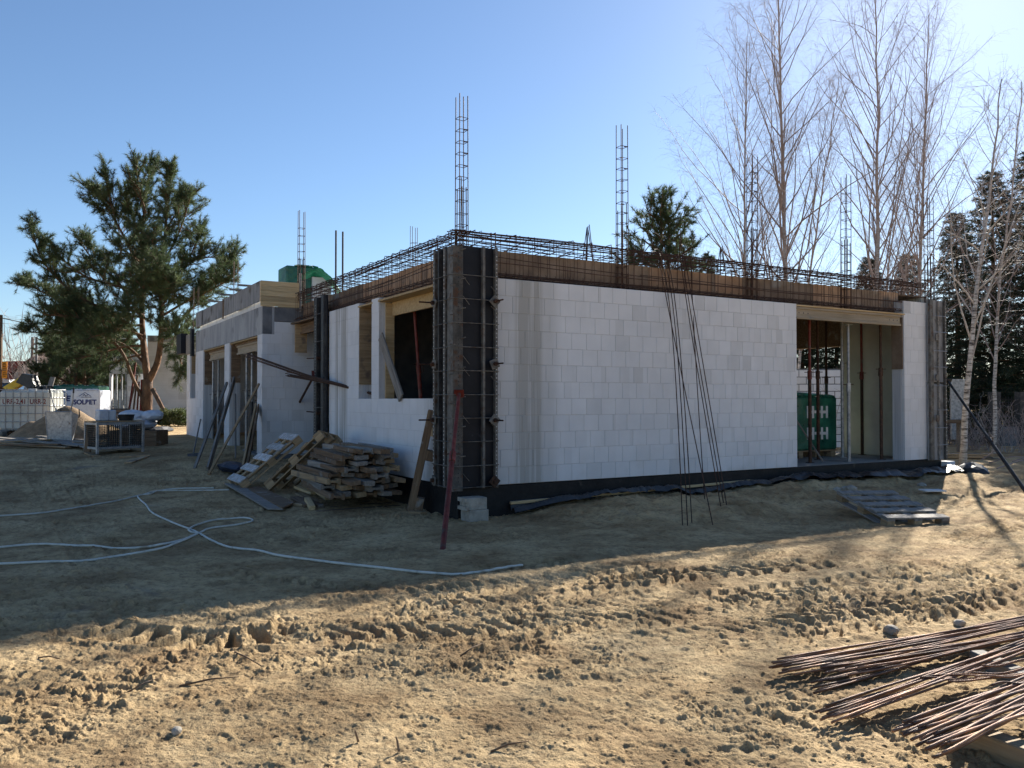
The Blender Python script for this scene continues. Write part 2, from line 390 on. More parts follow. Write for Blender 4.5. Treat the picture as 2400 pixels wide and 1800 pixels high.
    col = mix_(n, l, math_(n, l, 'MULTIPLY', math_(n, l, 'MULTIPLY', ft.outputs[0], fr.outputs[0]), .6), col, (.42, .40, .36))
    l.new(col, b.inputs['Base Color']); b.inputs['Roughness'].default_value = .93; b.inputs['Specular IOR Level'].default_value = .2
    nb = n.new('ShaderNodeTexNoise'); nb.inputs['Scale'].default_value = 70; nb.inputs['Detail'].default_value = 4; l.new(geo.outputs['Position'], nb.inputs['Vector'])
    bp = n.new('ShaderNodeBump'); bp.inputs['Strength'].default_value = .3; bp.inputs['Distance'].default_value = .004; l.new(nb.outputs[0], bp.inputs['Height']); l.new(bp.outputs[0], b.inputs['Normal'])
    return m
M_BLOCK = block_material()

def sand_material():
    m, n, l, b = nodes('churned_sand')
    geo = n.new('ShaderNodeNewGeometry'); P = geo.outputs['Position']
    def noise(s, d=6, r=.6, dist=0.):
        k = n.new('ShaderNodeTexNoise'); k.inputs['Scale'].default_value = s; k.inputs['Detail'].default_value = d; k.inputs['Roughness'].default_value = r
        k.inputs['Distortion'].default_value = dist; l.new(P, k.inputs['Vector']); return k.outputs[0]
    r1 = ramp(n, [(.28, (.25, .16, .08)), (.40, (.40, .28, .15)), (.54, (.54, .40, .225)), (.70, (.63, .48, .285))]); l.new(noise(1.1, 9, .66), r1.inputs[0])
    r2 = ramp(n, [(.34, (.62, .59, .56)), (.48, (.97, .97, .97)), (.66, (1.15, 1.13, 1.1))]); l.new(noise(14, 8, .7), r2.inputs[0])
    col = mix_(n, l, 1.0, r1.outputs[0], r2.outputs[0], 'MULTIPLY')
    r5 = ramp(n, [(.50, (0, 0, 0)), (.66, (1, 1, 1))]); l.new(noise(.75, 7, .68, .3), r5.inputs[0])
    col = mix_(n, l, math_(n, l, 'MULTIPLY', r5.outputs[0], .68), col, (.19, .12, .064))
    r6 = ramp(n, [(.53, (0, 0, 0)), (.64, (1, 1, 1))]); l.new(noise(4.3, 6, .7, .5), r6.inputs[0])
    col = mix_(n, l, math_(n, l, 'MULTIPLY', r6.outputs[0], .5), col, (.17, .11, .06))
    # grey cement and ash spills, orange clay turned up
    r3 = ramp(n, [(.63, (0, 0, 0)), (.72, (1, 1, 1))]); l.new(noise(.55, 6, .62, .4), r3.inputs[0])
    col = mix_(n, l, math_(n, l, 'MULTIPLY', r3.outputs[0], .65), col, (.20, .19, .18))
    r4 = ramp(n, [(.62, (0, 0, 0)), (.72, (1, 1, 1))]); l.new(noise(1.7, 5, .6, .2), r4.inputs[0])
    col = mix_(n, l, math_(n, l, 'MULTIPLY', r4.outputs[0], .5), col, (.24, .145, .07))
    spots = ramp(n, [(.66, (0, 0, 0)), (.73, (1, 1, 1))]); l.new(noise(26, 3, .5), spots.inputs[0])
    col = mix_(n, l, math_(n, l, 'MULTIPLY', spots.outputs[0], .6), col, (.10, .075, .05))
    l.new(col, b.inputs['Base Color']); b.inputs['Roughness'].default_value = .96; b.inputs['Specular IOR Level'].default_value = .12
    h = math_(n, l, 'ADD', noise(38, 8, .72), math_(n, l, 'MULTIPLY', noise(160, 3, .6), .35))
    bp = n.new('ShaderNodeBump'); bp.inputs['Strength'].default_value = .75; bp.inputs['Distance'].default_value = .018; l.new(h, bp.inputs['Height'])
    bp2 = n.new('ShaderNodeBump'); bp2.inputs['Strength'].default_value = .8; bp2.inputs['Distance'].default_value = .09; l.new(noise(7.5, 7, .68), bp2.inputs['Height']); l.new(bp2.outputs[0], bp.inputs['Normal'])
    l.new(bp.outputs[0], b.inputs['Normal'])
    return m
M_SAND = sand_material()

# ---------------------------------------------------------------- ground
def gpx(pts): return [onZ(x, y, 0.03) for x, y in pts]
TRACKS += [
 (gpx([(1300, 1420), (1500, 1405), (1750, 1385), (1950, 1362), (2150, 1335), (2400, 1290)]), .36, .15, .035, -1.0),
 (gpx([(1500, 1520), (1750, 1490), (2000, 1455), (2200, 1425), (2420, 1385)]), .38, .15, .04, 1.1),
 (gpx([(600, 1400), (850, 1405), (1050, 1400), (1250, 1402)]), .36, .15, .035, .9),
 (gpx([(1900, 1290), (2080, 1320), (2250, 1335), (2420, 1335)]), .36, .15, .035, .9),
 (gpx([(1180, 1392), (1400, 1364), (1626, 1343), (1852, 1324), (2078, 1292), (2230, 1262), (2400, 1222)]), .42, .16, .05, .9),
 (gpx([(430, 1505), (640, 1492), (863, 1470), (1076, 1466), (1250, 1450), (1495, 1442), (1762, 1421), (2033, 1392), (2300, 1352), (2500, 1318)]), .40, .15, .034, .9),
 (gpx([(1350, 1495), (1600, 1480), (1850, 1452), (2050, 1425), (2250, 1392), (2450, 1352)]), .34, .14, .035, 1.0),
 (gpx([(-80, 1440), (120, 1446), (320, 1478), (520, 1492), (760, 1470)]), .38, .19, .075, .2),
 (gpx([(200, 1400), (330, 1420), (500, 1440), (700, 1438)]), .3, .17, .04, .6),
 (gpx([(250, 1325), (420, 1322), (560, 1345), (750, 1370), (980, 1372)]), .36, .16, .04, .8),
 (gpx([(60, 1110), (130, 1190), (175, 1270), (205, 1330)]), .22, .10, .025, .9),
 (gpx([(150, 1120), (215, 1200), (260, 1270), (290, 1320)]), .22, .10, .025, .9),
]
_tr = random.Random(4)
for k in range(9):      # fainter overlapping passes along the same way
    y0 = 1350 + k * 17 + _tr.uniform(-6, 6); x0 = _tr.uniform(500, 1500); n_ = 6
    TRACKS.append((gpx([(x0 + i * _tr.uniform(170, 210), y0 + 25 - i * 17 + _tr.uniform(-5, 5)) for i in range(n_)]), _tr.uniform(.28, .42), _tr.uniform(.10, .14), _tr.uniform(.016, .028), _tr.choice((-1.1, .8, 1.2))))
def build_ground():
    # rows by distance and columns by bearing: fine near the place, coarse towards the horizon
    t = np.linspace(0, 1, 760); r_in = 1 / (1 / 2.2 + (1 / 27.0 - 1 / 2.2) * t)
    r = np.concatenate([[0.0, 1.0, 1.7], r_in, np.geomspace(28, 2500, 46)])
    th = np.concatenate([np.linspace(-math.pi, R_(-40), 60)[:-1], np.linspace(R_(-40), R_(40), 1150), np.linspace(R_(40), math.pi, 60)[1:]])
    TH, RR = np.meshgrid(th, r)
    X = RR * np.sin(TH); Y = RR * np.cos(TH)
    Z = full_h(X.ravel(), Y.ravel()).reshape(X.shape)
    far = sst(30, 90, RR); Z = Z * (1 - far) + far * 0.35
    V = np.stack([X.ravel(), Y.ravel(), Z.ravel()], 1)
    nr, nc = X.shape; i = np.arange(nr - 1)[:, None] * nc + np.arange(nc - 1)[None, :]
    Fq = np.stack([i, i + 1, i + nc + 1, i + nc], -1).reshape(-1, 4)[:, ::-1]
    o = npmesh('ground', V, Fq, M_SAND, smooth=True); o['kind'] = 'structure'
build_ground()

def build_clods():
    # crumbs of sand lying loose on the ground, far too many to count
    n = 5200
    r = 1 / (1 / 3.0 + (1 / 15.0 - 1 / 3.0) * RNG.random(n)); t = RNG.uniform(R_(-36), R_(36), n)
    x = r * np.sin(t); y = r * np.cos(t)
    keep = (vnoise(x * 1.1 + 31, y * 1.3) > .45) | (RNG.random(n) < .25) | (track_h(x, y) > .008)
    x, y = x[keep], y[keep]; n = len(x); z = full_h(x, y)
    ph = (1 + 5 ** .5) / 2
    ico = np.array([(-1, ph, 0), (1, ph, 0), (-1, -ph, 0), (1, -ph, 0), (0, -1, ph), (0, 1, ph), (0, -1, -ph), (0, 1, -ph), (ph, 0, -1), (ph, 0, 1), (-ph, 0, -1), (-ph, 0, 1)]) / 1.9
    fc = np.array([(0, 11, 5), (0, 5, 1), (0, 1, 7), (0, 7, 10), (0, 10, 11), (1, 5, 9), (5, 11, 4), (11, 10, 2), (10, 7, 6), (7, 1, 8), (3, 9, 4), (3, 4, 2), (3, 2, 6), (3, 6, 8), (3, 8, 9), (4, 9, 5), (2, 4, 11), (6, 2, 10), (8, 6, 7), (9, 8, 1)])
    s = .003 + .008 * RNG.random(n) ** 2.6
    P = ico[None] * (.7 + .6 * RNG.random((n, 12, 1))) * s[:, None, None] * np.stack([RNG.uniform(.8, 1.6, n), RNG.uniform(.8, 1.5, n), RNG.uniform(.5, .95, n)], 1)[:, None, :]
    P = P + np.stack([x, y, z - s * .05], 1)[:, None, :]
    Fq = fc[None] + (np.arange(n) * 12)[:, None, None]
    o = npmesh('sand_crumbs', P.reshape(-1, 3), Fq.reshape(-1, 3), M_SAND); tag(o, 'loose crumbs of sand strewn over the churned ground', 'sand crumbs', kind='stuff')
build_clods()
# ---------------------------------------------------------------- the house under construction
BH, BL, GAP = .2235, .25, .0035
Z0, ZT = .40, .40 + 12 * .2235
house = thing('unfinished_house', 'unfinished white block house with garage wing and bare ring beam', 'house', H(0, 0), ANG)
def hbox(name, lo, hi, m, parent=None, bev=0.0):
    """a part given in house coordinates; its own origin lies in its middle"""
    c = [(p + q) / 2 for p, q in zip(lo, hi)]
    v, f = chbox([p - q for p, q in zip(lo, c)], [p - q for p, q in zip(hi, c)], bev)
    return mobj(name, v, f, m, house if parent is None else parent, loc=c)
found = hbox('foundation', (.012, .012, -.35), (10.20, 9.0, Z0 - .006), MT['bitumen'], bev=.008)
hbox('floor_slab', (.03, .03, Z0 - .004), (10.18, 8.99, Z0), MT['slab'])
hbox('foundation', (-.585, 7.515, -.2), (5.0, 16.42, Z0 - .01), MT['concdark'], bev=.006)
hbox('floor_slab', (-.57, 9.01, Z0 - .008), (4.98, 16.4, Z0 - .002), MT['slab'])

BLOCKS = []       # (part, axis, along, depth coordinate of the outer face, z, length, height)
def courses(part, axis, face, s0, s1, z0, nrow, holes=(), first=0, inward=1):
    """rows of blocks on a wall face; axis 'a' runs along the long wall, 'b' along the window wall"""
    for r in range(first, first + nrow):
        z = z0 + (r - first) * BH
        spans = [(s0, s1)]
        for (h0, h1, zb, zt) in holes:
            if z + BH * .5 > zb and z + BH * .5 < zt:
                ns = []
                for p, q in spans:
                    if h0 > p and h1 < q: ns += [(p, h0), (h1, q)]
                    elif h0 <= p < h1 < q: ns.append((h1, q))
                    elif p < h0 < q <= h1: ns.append((p, h0))
                    elif not (h0 <= p and q <= h1): ns.append((p, q))
                spans = ns
        off = [0, .125, .06, .185][r % 4] + random.choice((0, 0, .02))
        for p, q in spans:
            x = math.floor((p - off) / BL) * BL + off
            while x < q - .001:
                u, w = max(x, p), min(x + BL, q)
                if w - u > .03: BLOCKS.append((part, axis, u, face, z, w - u, BH, inward))
                x += BL
# long wall
front = MB().box((.30, .007, Z0), (6.23, .24, ZT)).build('front_wall', MT['mortar'], house)
pier = MB().box((9.09, .007, Z0), (9.78, .24, ZT + BH)).build('end_pier', MT['mortar'], house)
courses(front, 'a', 0, .30, 6.235, Z0, 12); courses(pier, 'a', 0, 9.085, 9.78, Z0, 12); courses(pier, 'a', 0, 9.28, 9.78, ZT, 1, first=1)
# window wall
side = MB().box((.007, .30, Z0), (.24, .65, ZT)).box((.007, .65, Z0), (.24, 3.58, Z0 + 5 * BH)).box((.007, 2.69, Z0 + 5 * BH), (.24, 3.0, ZT)).box((.007, 3.58, Z0), (.24, 5.1, ZT)).build('window_wall', MT['mortar'], house)
courses(side, 'b', 0, .30, 5.1, Z0, 12, [(.65, 2.69, 1.5, 3.2), (3.0, 3.58, 1.5, 3.2)])
# garage: side return and front with two door openings and a small window
gside = MB().box((-.593, 7.507, Z0), (2.6, 7.74, 2.823 + BH)).build('garage_side_wall', MT['mortar'], house)
courses(gside, 'a', 7.5, -.6, 2.6, Z0, 11); courses(gside, 'a', 7.5, -.41, 2.6, Z0 + 11 * BH, 1, first=3)
gfront = MB()
for p, q in ((7.507, 7.90), (10.57, 11.13), (13.84, 15.0), (15.87, 16.42)): gfront.box((-.593, p, Z0), (-.36, q, 2.82))
gfront.box((-.593, 15.0, Z0), (-.36, 15.87, 1.545)); gfront = gfront.build('garage_front_wall', MT['mortar'], house)
courses(gfront, 'b', -.6, 7.5, 16.43, Z0, 11, [(7.9, 10.57, 0, 3), (11.13, 13.84, 0, 3), (15.0, 15.87, 1.54, 3)])

def make_blocks():
    def score(t):
        part, ax, u, face, z, L, h, s = t
        p = H(u + L / 2, face, z) if ax == 'a' else H(face, u + L / 2, z)
        vis = EYEV - Vector((p.x, p.y, z)); d = vis.length
        n = Vector((UY, -UX, 0)) if ax == 'a' else Vector((-UX, -UY, 0))
        return L * h * max(0, n.dot(vis / d)) / d ** 2
    BLOCKS.sort(key=score, reverse=True)
    cache = {}; rest = {}
    for i, (part, ax, u, face, z, L, h, s) in enumerate(BLOCKS):
        Lg, hg = L - GAP, h - GAP; dz = .05; jit = random.uniform(-.0008, .0008)
        if i < 300:
            k = (ax, round(Lg, 3))
            if k not in cache:
                sz = (Lg / 2, dz / 2, hg / 2) if ax == 'a' else (dz / 2, Lg / 2, hg / 2)
                v, f = chbox([-q for q in sz], sz, .003)
                me = bpy.data.meshes.new('block'); me.from_pydata(v, [], f); me.materials.append(M_BLOCK); cache[k] = me
            o = bpy.data.objects.new('block', cache[k]); link(o, part)
            o.location = (u + L / 2, face + dz / 2 + jit, z + h / 2) if ax == 'a' else (face + dz / 2 + jit, u + L / 2, z + h / 2)
        else:
            m = rest.setdefault(part.name, (MB(), part))[0]
            if ax == 'a': m.box((u + GAP / 2, face + jit, z + GAP / 2), (u + L - GAP / 2, face + dz, z + h - GAP / 2))
            else: m.box((face + jit, u + GAP / 2, z + GAP / 2), (face + dz, u + L - GAP / 2, z + h - GAP / 2))
    for k, (m, part) in rest.items(): tag(m.build('block_courses', M_BLOCK, part), kind='stuff')
make_blocks()

# inner and rear walls that the openings look onto
hbox('end_wall', (9.96, .24, Z0), (10.20, 2.05, 3.438), MT['plaster'])
hbox('end_wall', (9.96, 4.9, Z0), (10.20, 9.0, 3.438), MT['plaster'])
hbox('end_lintel', (9.94, 2.05, 2.62), (10.19, 4.9, 3.438), W['old'])
hbox('inner_wall', (.24, 5.1, Z0), (6.4, 5.33, 3.44), MT['concdark'])  # partition added to block the view and keep the window interior dark
hbox('inner_wall', (6.17, 5.33, Z0), (6.4, 8.76, 3.44), MT['plaster'])
hbox('rear_wall', (.24, 8.76, Z0), (6.17, 8.99, 3.44), MT['plaster'])
hbox('rear_wall', (6.4, 8.76, Z0), (9.96, 8.99, 3.44), MT['plaster'])
hbox('inner_wall', (3.4, .6, Z0), (3.6, 5.09, 3.44), MT['concdark'])  # dark colour here stands in for the dim window interior
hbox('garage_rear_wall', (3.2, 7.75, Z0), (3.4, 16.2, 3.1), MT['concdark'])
hbox('garage_end_wall', (-.35, 16.2, Z0), (3.2, 16.41, 3.1), MT['mortar'])
# grooved block ends inside the openings
M_GROOVE = mat('grooved_block_end', [(.38, .385, .40), (.50, .505, .52), (.6, .6, .61)], scale=2.4, stretch=(14, 14, .2), rough=.92, bump=.6, bscale=5, rnd=.05)
hbox('reveal', (9.076, .06, Z0), (9.084, .24, 2.05), M_GROOVE); hbox('reveal_board', (9.06, .02, 2.06), (9.084, .24, 3.0), W['formply'])
hbox('reveal', (.06, 3.570, Z0 + 5 * BH), (.24, 3.579, 1.74), M_GROOVE)
rb = hbox('reveal_board', (.004, 3.556, 1.75), (.24, 3.576, 3.03), W['pallet'])
hbox('reveal', (.06, 2.680, Z0 + 5 * BH), (.24, 2.689, 3.0), M_GROOVE)
hbox('reveal_board', (.10, 2.650, Z0 + 5 * BH), (.24, 2.678, 3.0), W['fresh'])
hbox('reveal_board', (.02, .655, Z0 + 5 * BH), (.24, .675, 3.0), W['fresh'])
for b_ in (10.56, 13.83): hbox('reveal_board', (-.57, b_ - .04, 1.9), (-.36, b_ - .012, 2.78), W['old'])
for b_ in (10.56, 13.83): hbox('reveal', (-.56, b_ - .012, Z0), (-.36, b_ - .002, 1.9), M_GROOVE)
hbox('reveal', (-.56, 15.85, 1.545), (-.36, 15.868, 2.25), M_GROOVE); hbox('reveal_board', (-.56, 15.84, 2.25), (-.36, 15.868, 2.8), W['pallet'])

# roof deck, ring beam inner boards
def board_row(axis, face, cuts, z0, z1, mats, t=.021, name='form_board'):
    for (p, q), m in zip(zip(cuts[:-1], cuts[1:]), mats):
        dz = random.uniform(-.008, .008); df = random.uniform(-.004, .004)
        if axis == 'a': hbox(name, (p + .003, face + df, z0), (q - .003, face + t + df, z1 + dz), W[m], bev=.002)
        else: hbox(name, (face + df, p + .003, z0), (face + t + df, q - .003, z1 + dz), W[m], bev=.002)
hbox('roof_deck', (.24, .24, 3.44), (10.15, 8.9, 3.462), W['old'])
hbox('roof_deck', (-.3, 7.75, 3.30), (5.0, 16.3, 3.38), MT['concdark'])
board_row('a', .205, [.24, 3.28, 4.55, 4.63, 5.22, 6.9, 7.9, 8.66, 9.22], ZT - .02, 3.475, ['formply', 'formorange', 'formply', 'formorange', 'formply', 'formorange', 'formply', 'formorange'])
board_row('b', .205, [.24, 1.55, 2.35, 3.95, 4.75, 5.6, 7.45], ZT - .02, 3.455, ['formorange', 'formorange', 'formorange', 'formply', 'formply', 'formply'])
# lintel forms
def h20(name, p0, p1, parent, m, sc=1.0):
    """timber I-beam between two points, with its holes at the ends"""
    M_, L = frame(p0, p1)
    b = MB().box((0, -.04, -.1), (L, .04, -.06), .004).box((0, -.04, .06), (L, .04, .1), .004).box((.002, -.014, -.06), (L - .002, .014, .06))
    o = b.build(name, m, parent, M=M_)
    d = MB()
    for e in (0, 1):
        for k in range(3):
            x = .08 + k * .11; x = x if e == 0 else L - x
            for s in (-1, 1): d.cyl((x, s * .0135, 0), (x, s * .016, 0), .011, 8)
    d.build('bolt_hole', MT['black'], o)
    return o
hbox('lintel_board', (6.24, -.004, ZT - .035), (9.12, .24, ZT - .012), W['fresh'], bev=.003)
h20('lintel_beam', (6.26, .05, ZT - .14), (9.02, .05, ZT - .14), house, W['lintel'])
hbox('lintel_board', (-.006, .60, 3.015), (.24, 2.72, 3.045), W['fresh'], bev=.003)
hbox('lintel_beam', (.20, .68, 2.80), (.24, 2.64, 3.012), W['fresh'], bev=.003)
hbox('lintel_board', (-.006, 2.96, 3.01), (.24, 3.62, 3.035), W['fresh'], bev=.003)
hbox('lintel_beam', (.20, 3.02, 2.86), (.24, 3.55, 3.008), W['old'], bev=.003)
for p, q in ((7.92, 10.55), (11.15, 13.82)):
    hbox('lintel_board', (-.596, p, 2.785), (-.36, q, 2.81), W['fresh'], bev=.003)
    hbox('lintel_board', (-.50, p + .01, 2.735), (-.36, q - .01, 2.783), W['old'], bev=.003)
    h20('lintel_beam', (-.47, p + .05, 2.63), (-.47, q - .30, 2.63), house, W['lintel'])
# garage concrete lintel band, white strip, parapet forms
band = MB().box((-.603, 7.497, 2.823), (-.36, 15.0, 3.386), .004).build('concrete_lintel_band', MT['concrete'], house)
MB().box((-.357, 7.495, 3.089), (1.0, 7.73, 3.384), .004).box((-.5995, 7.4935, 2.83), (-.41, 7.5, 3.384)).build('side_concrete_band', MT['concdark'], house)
for p, q in ((7.62, 8.16), (8.165, 11.15), (11.155, 14.4)): hbox('insulation_strip', (-.595, p, 3.388), (-.40, q, 3.498), MT['foam'], bev=.004)
for (p, q, f_, zt) in ((7.56, 9.3, -.640, 3.90), (9.305, 11.05, -.636, 3.895), (11.10, 14.05, -.640, 3.885), (13.75, 14.6, -.668, 3.88)):
    hbox('parapet_form', (f_, p, 3.50 - .015), (f_ + .022, q, zt), W['formgrey'], bev=.002)
hbox('parapet_batten', (-.665, 11.05, 3.42), (-.641, 11.10, 3.90), W['old'])
for b_ in (8.6, 9.4, 10.4, 11.9): hbox('parapet_brace', (-.85, b_, 3.905), (.2, b_ + .05, 3.945), W['grey'], bev=.003)
for k in range(5): hbox('panel_board', (-.645, 7.462, 3.385 + k * .1022), (.135, 7.488, 3.385 + (k + 1) * .1022 - .002), W['fresh'], bev=.003)
hbox('panel_post', (.137, 7.45, 3.30), (.18, 7.50, 4.1), W['grey'], bev=.003)
# dark lintel forms past the small window
hbox('window_lintel_form', (-.64, 15.2, 2.72), (-.604, 15.26, 3.46), W['film'])
hbox('window_lintel_form', (-.72, 14.95, 2.72), (-.64, 15.19, 3.47), W['film'])
hbox('window_lintel_form', (-.645, 15.28, 2.82), (-.604, 16.35, 3.38), W['grey'])
hbox('window_lintel_form', (-.78, 16.36, 2.85), (-.60, 17.2, 3.44), W['film'])
# porch beam form over the entrance recess
hbox('porch_soffit_board', (-.05, 5.66, ZT - .05), (.30, 7.44, ZT - .022), W['old'])
h20('porch_beam', (.12, 5.75, ZT - .16), (.12, 7.40, ZT - .16), house, W['old'])
hbox('porch_post_board', (-.02, 7.20, 2.45), (.22, 7.235, ZT - .06), W['pallet'])
# ---------------------------------------------------------------- reinforcement
def shared(name, mb, m):
    me = bpy.data.meshes.new(name); me.from_pydata(mb.v, [], mb.f); me.materials.append(m); return me
def put(name, me, parent, loc=(0, 0, 0), rot=(0, 0, 0)):
    o = bpy.data.objects.new(name, me); link(o, parent); o.location = loc; o.rotation_euler = rot; return o
def rect_loop(w, d, r=.004, hook=.06, plane='xy'):
    c = [(-w / 2, -d / 2), (w / 2, -d / 2), (w / 2, d / 2), (-w / 2, d / 2)]
    P3 = (lambda p: (p[0], p[1], 0)) if plane == 'xy' else ((lambda p: (0, p[0], p[1])) if plane == 'yz' else (lambda p: (p[0], 0, p[1])))
    m = MB()
    for i in range(4): m.tube([P3(c[i]), P3(c[(i + 1) % 4])], r, 4)
    if hook: m.tube([P3(c[0]), P3((c[0][0] + hook * .75, c[0][1] + hook * .6))], r, 4); m.tube([P3(c[0]), P3((c[0][0] + hook * .5, c[0][1] + hook * .9))], r, 4)
    return m
CAGE_G = 'column reinforcement cages rising above the ring beam'
def column_cage(a, b, ztop, label, s=.115, zb=3.05, step=.155, lap=True, lean=0.0, bare=.27):
    t = thing('rebar_column_cage', label, 'rebar cage', H(a, b, zb), ANG, CAGE_G)
    hgt = ztop - zb
    for i, (x, y) in enumerate(((-1, -1), (1, -1), (1, 1), (-1, 1))):
        j = random.uniform(-.008, .008)
        MB().tube([(x * s / 2 * 1.1, y * s / 2 * 1.1, 0), (x * s / 2 + j + lean * hgt, y * s / 2 + j, hgt + random.uniform(-.02, .04))], .0065, 6).build('bar', MT['rust'], t)
        if lap: MB().tube([(x * s / 2 * 1.1 - x * .02, y * s / 2, 0), (x * s / 2 * .95 - x * .02 + lean * hgt * .6, y * s / 2, hgt * (.52 + random.uniform(-.03, .03)))], .0065, 6).build('lap_bar', MT['rustdark'], t)
    me = shared('stirrup', rect_loop(s * 1.08, s * 1.08, .0042), MT['rust'])
    z = .08
    while z < hgt - bare:
        put('stirrup', me, t, (lean * z, 0, z), (random.uniform(-.06, .06), random.uniform(-.06, .06), random.choice((0, math.pi / 2, math.pi)) + random.uniform(-.03, .03)))
        z += step * random.uniform(.9, 1.1)
    return t
column_cage(.12, .12, 5.42, 'tall rebar column cage rising from the dark corner column form')
column_cage(2.72, .12, 5.46, 'rebar column cage next along the long wall from the corner column')
column_cage(5.36, .14, 5.43, 'rebar column cage above the long wall midway between its ends', lean=.01)
column_cage(7.66, .14, 5.41, 'rebar column cage above the lintel of the wide opening', lean=.012)
column_cage(10.05, .12, 5.33, 'rebar column cage rising from the grey column form at the far end', lean=-.004)
column_cage(.22, 7.62, 5.40, 'rebar column cage beside the green wrapped pallet on the garage roof', zb=3.4)
column_cage(2.85, 7.85, 5.40, 'short looking rebar column cage set back behind the window wall beam', zb=3.4, lap=False)
column_cage(.37, 14.5, 5.35, 'thin rebar column cage showing against the pine crown', zb=3.4, lap=False)
column_cage(-.45, 15.9, 4.75, 'rebar column cage above the small garage window', zb=2.8, lap=False, s=.13)

def beam_cage(name, label, along, n_st, length, s0):
    t = thing(name, label, 'beam cage', H(0, 0, 3.09), ANG, 'ring beam reinforcement on the wall tops')
    w, h = .155, .55
    def P(s, d, z): return (s, d, z) if along == 'a' else (d, s, z)
    me = shared('stirrup', rect_loop(w, h, .0032, .07, 'yz' if along == 'a' else 'xz'), MT['rust'])
    x = s0
    while x < s0 + length:
        rz = random.uniform(-.09, .09)
        loc = P(x, .105, .03 + h / 2 + random.uniform(-.012, .012)); rt = (0, random.uniform(-.03, .03), rz) if along == 'a' else (random.uniform(-.03, .03), 0, rz)
        put('stirrup', me, t, loc, rt); x += random.choice((.135, .15, .15, .165, .075))
    def longbar(d, z, p, q, r=.007, sag=.0, slope=0.0):
        k = 14; pts = []
        for i in range(k + 1):
            u = i / k; s = p + (q - p) * u
            pts.append(P(s, d + .006 * math.sin(s * 2.3 + d * 40), z + slope * u - sag * math.sin(math.pi * u) + .007 * math.sin(s * 1.9 + z * 30)))
        MB().tube(pts, r, 5).build('bar', MT['rust'], t)
    e = s0 + length
    for d, z in ((.035, .035), (.175, .035), (.05, .065), (.16, .07), (.035, .572), (.175, .572), (.105, .575), (.06, .54), (.15, .535)): longbar(d, z, s0 - .12, e + random.uniform(-.1, .2))
    for d, z, p, q, sag, sl in ((.033, .20, s0 + .3, s0 + length * .7, .03, -.02), (.033, .30, s0 + .1, s0 + length * .55, .04, -.12), (.033, .17, s0 + length * .35, e - .1, .02, .03), (.033, .22, s0 + length * .3, e, .03, .0),
                               (.09, .50, s0, e, .01, 0), (.13, .47, s0, e, .015, 0), (.07, .44, s0, e, .02, 0), (.155, .42, s0, e, .02, 0), (.04, .50, s0, e, .012, 0)): longbar(d, z, p, q, .006, sag, sl)
    # slab bars hooked over the cage
    hk = MB(); pts = [P(0, .03, .40), P(0, .02, .57), P(.01, .035, .595), P(.03, .16, .600), P(.06, .9, .56), P(.09, 1.9, .52)]
    hk.tube(pts, .006, 5); pts2 = [P(.05, 1.2, .43), P(.05, .06, .43)]; hk.tube(pts2, .006, 5)
    hm = shared('hooked_bar', hk, MT['rust']); x = s0 + .2
    while x < e - .1:
        put('hooked_bar', hm, t, P(x, 0, random.uniform(-.015, .015)), (0, 0, random.uniform(-.05, .05))); x += random.uniform(.26, .36)
    return t
beam_cage('ring_beam_cage', 'long rusty beam cage lying on top of the long block wall', 'a', 64, 9.75, .06)
beam_cage('ring_beam_cage', 'rusty beam cage over the window wall running on to the garage', 'b', 48, 7.25, .10)
def stub_bundle(a, b, zt, label):
    t = thing('rebar_stub_bundle', label, 'rebar bundle', H(a, b, 3.47), ANG, 'short bar bundles on the roof deck')
    for i in range(5): MB().tube([(.12 * math.cos(i * 1.3), .09 * math.sin(i * 1.3), 0), (.02 * math.cos(i), .02 * math.sin(i), zt - 3.47 - .02 * i)], .007, 5).build('bar', MT['rustdark'], t)
stub_bundle(2.75, 1.0, 4.20, 'tapered bundle of short bars on the deck beside the second column cage')
stub_bundle(5.55, 1.0, 4.14, 'tapered bundle of short bars on the deck between two column cages')
for i, (a, b) in enumerate(((1.05, 7.9), (1.22, 7.95))):
    t = MB().tube([H(a, b, 3.4), H(a, b, 5.15)], .02, 8).build('roof_pipe', MT['darksteel']); tag(t, 'straight dark pipe standing on the roof by the green tarpaulin', 'pipe', 'pipes standing on the roof')

# bars leaning on the long wall
def leaning_bars():
    g = 'loose bars leaning on the long wall'
    spec = [((1600, 1238), (1568, 705), (1527, 590)), ((1612, 1240), (1575, 700), (1532, 585)), ((1622, 1232), (1580, 690), (1534, 545)), ((1672, 1236), (1560, 690), (1548, 600)),
            ((1652, 1186), (1632, 870), (1618, 600)), ((1697, 1188), (1612, 690), (1596, 540)), ((1704, 1190), (1620, 690), (1598, 575)), ((1690, 1186), (1608, 700), (1594, 560))]
    for i, (g0, m, tp) in enumerate(spec):
        p0 = G(*g0, dz=-.03); p2 = onR(tp[0], tp[1], -.03 - .01 * i); pm = onR(m[0], m[1], -.06 - .012 * i)
        pts = []
        for k in range(13):
            u = k / 12; q = (p0 * (1 - u) * (1 - u) + (pm * 2 - (p0 + p2) * .5) * 2 * u * (1 - u) + p2 * u * u); pts.append(q)
        o = MB().tube([p - p0 for p in pts], .0065, 6).build('loose_rebar', MT['rustdark'], loc=p0)
        tag(o, 'thin rusty bar footed well out on the sand bank, leaning on the long wall' if i < 4 else 'thin rusty bar footed close to the black foundation, leaning on the long wall', 'rebar', g)
leaning_bars()

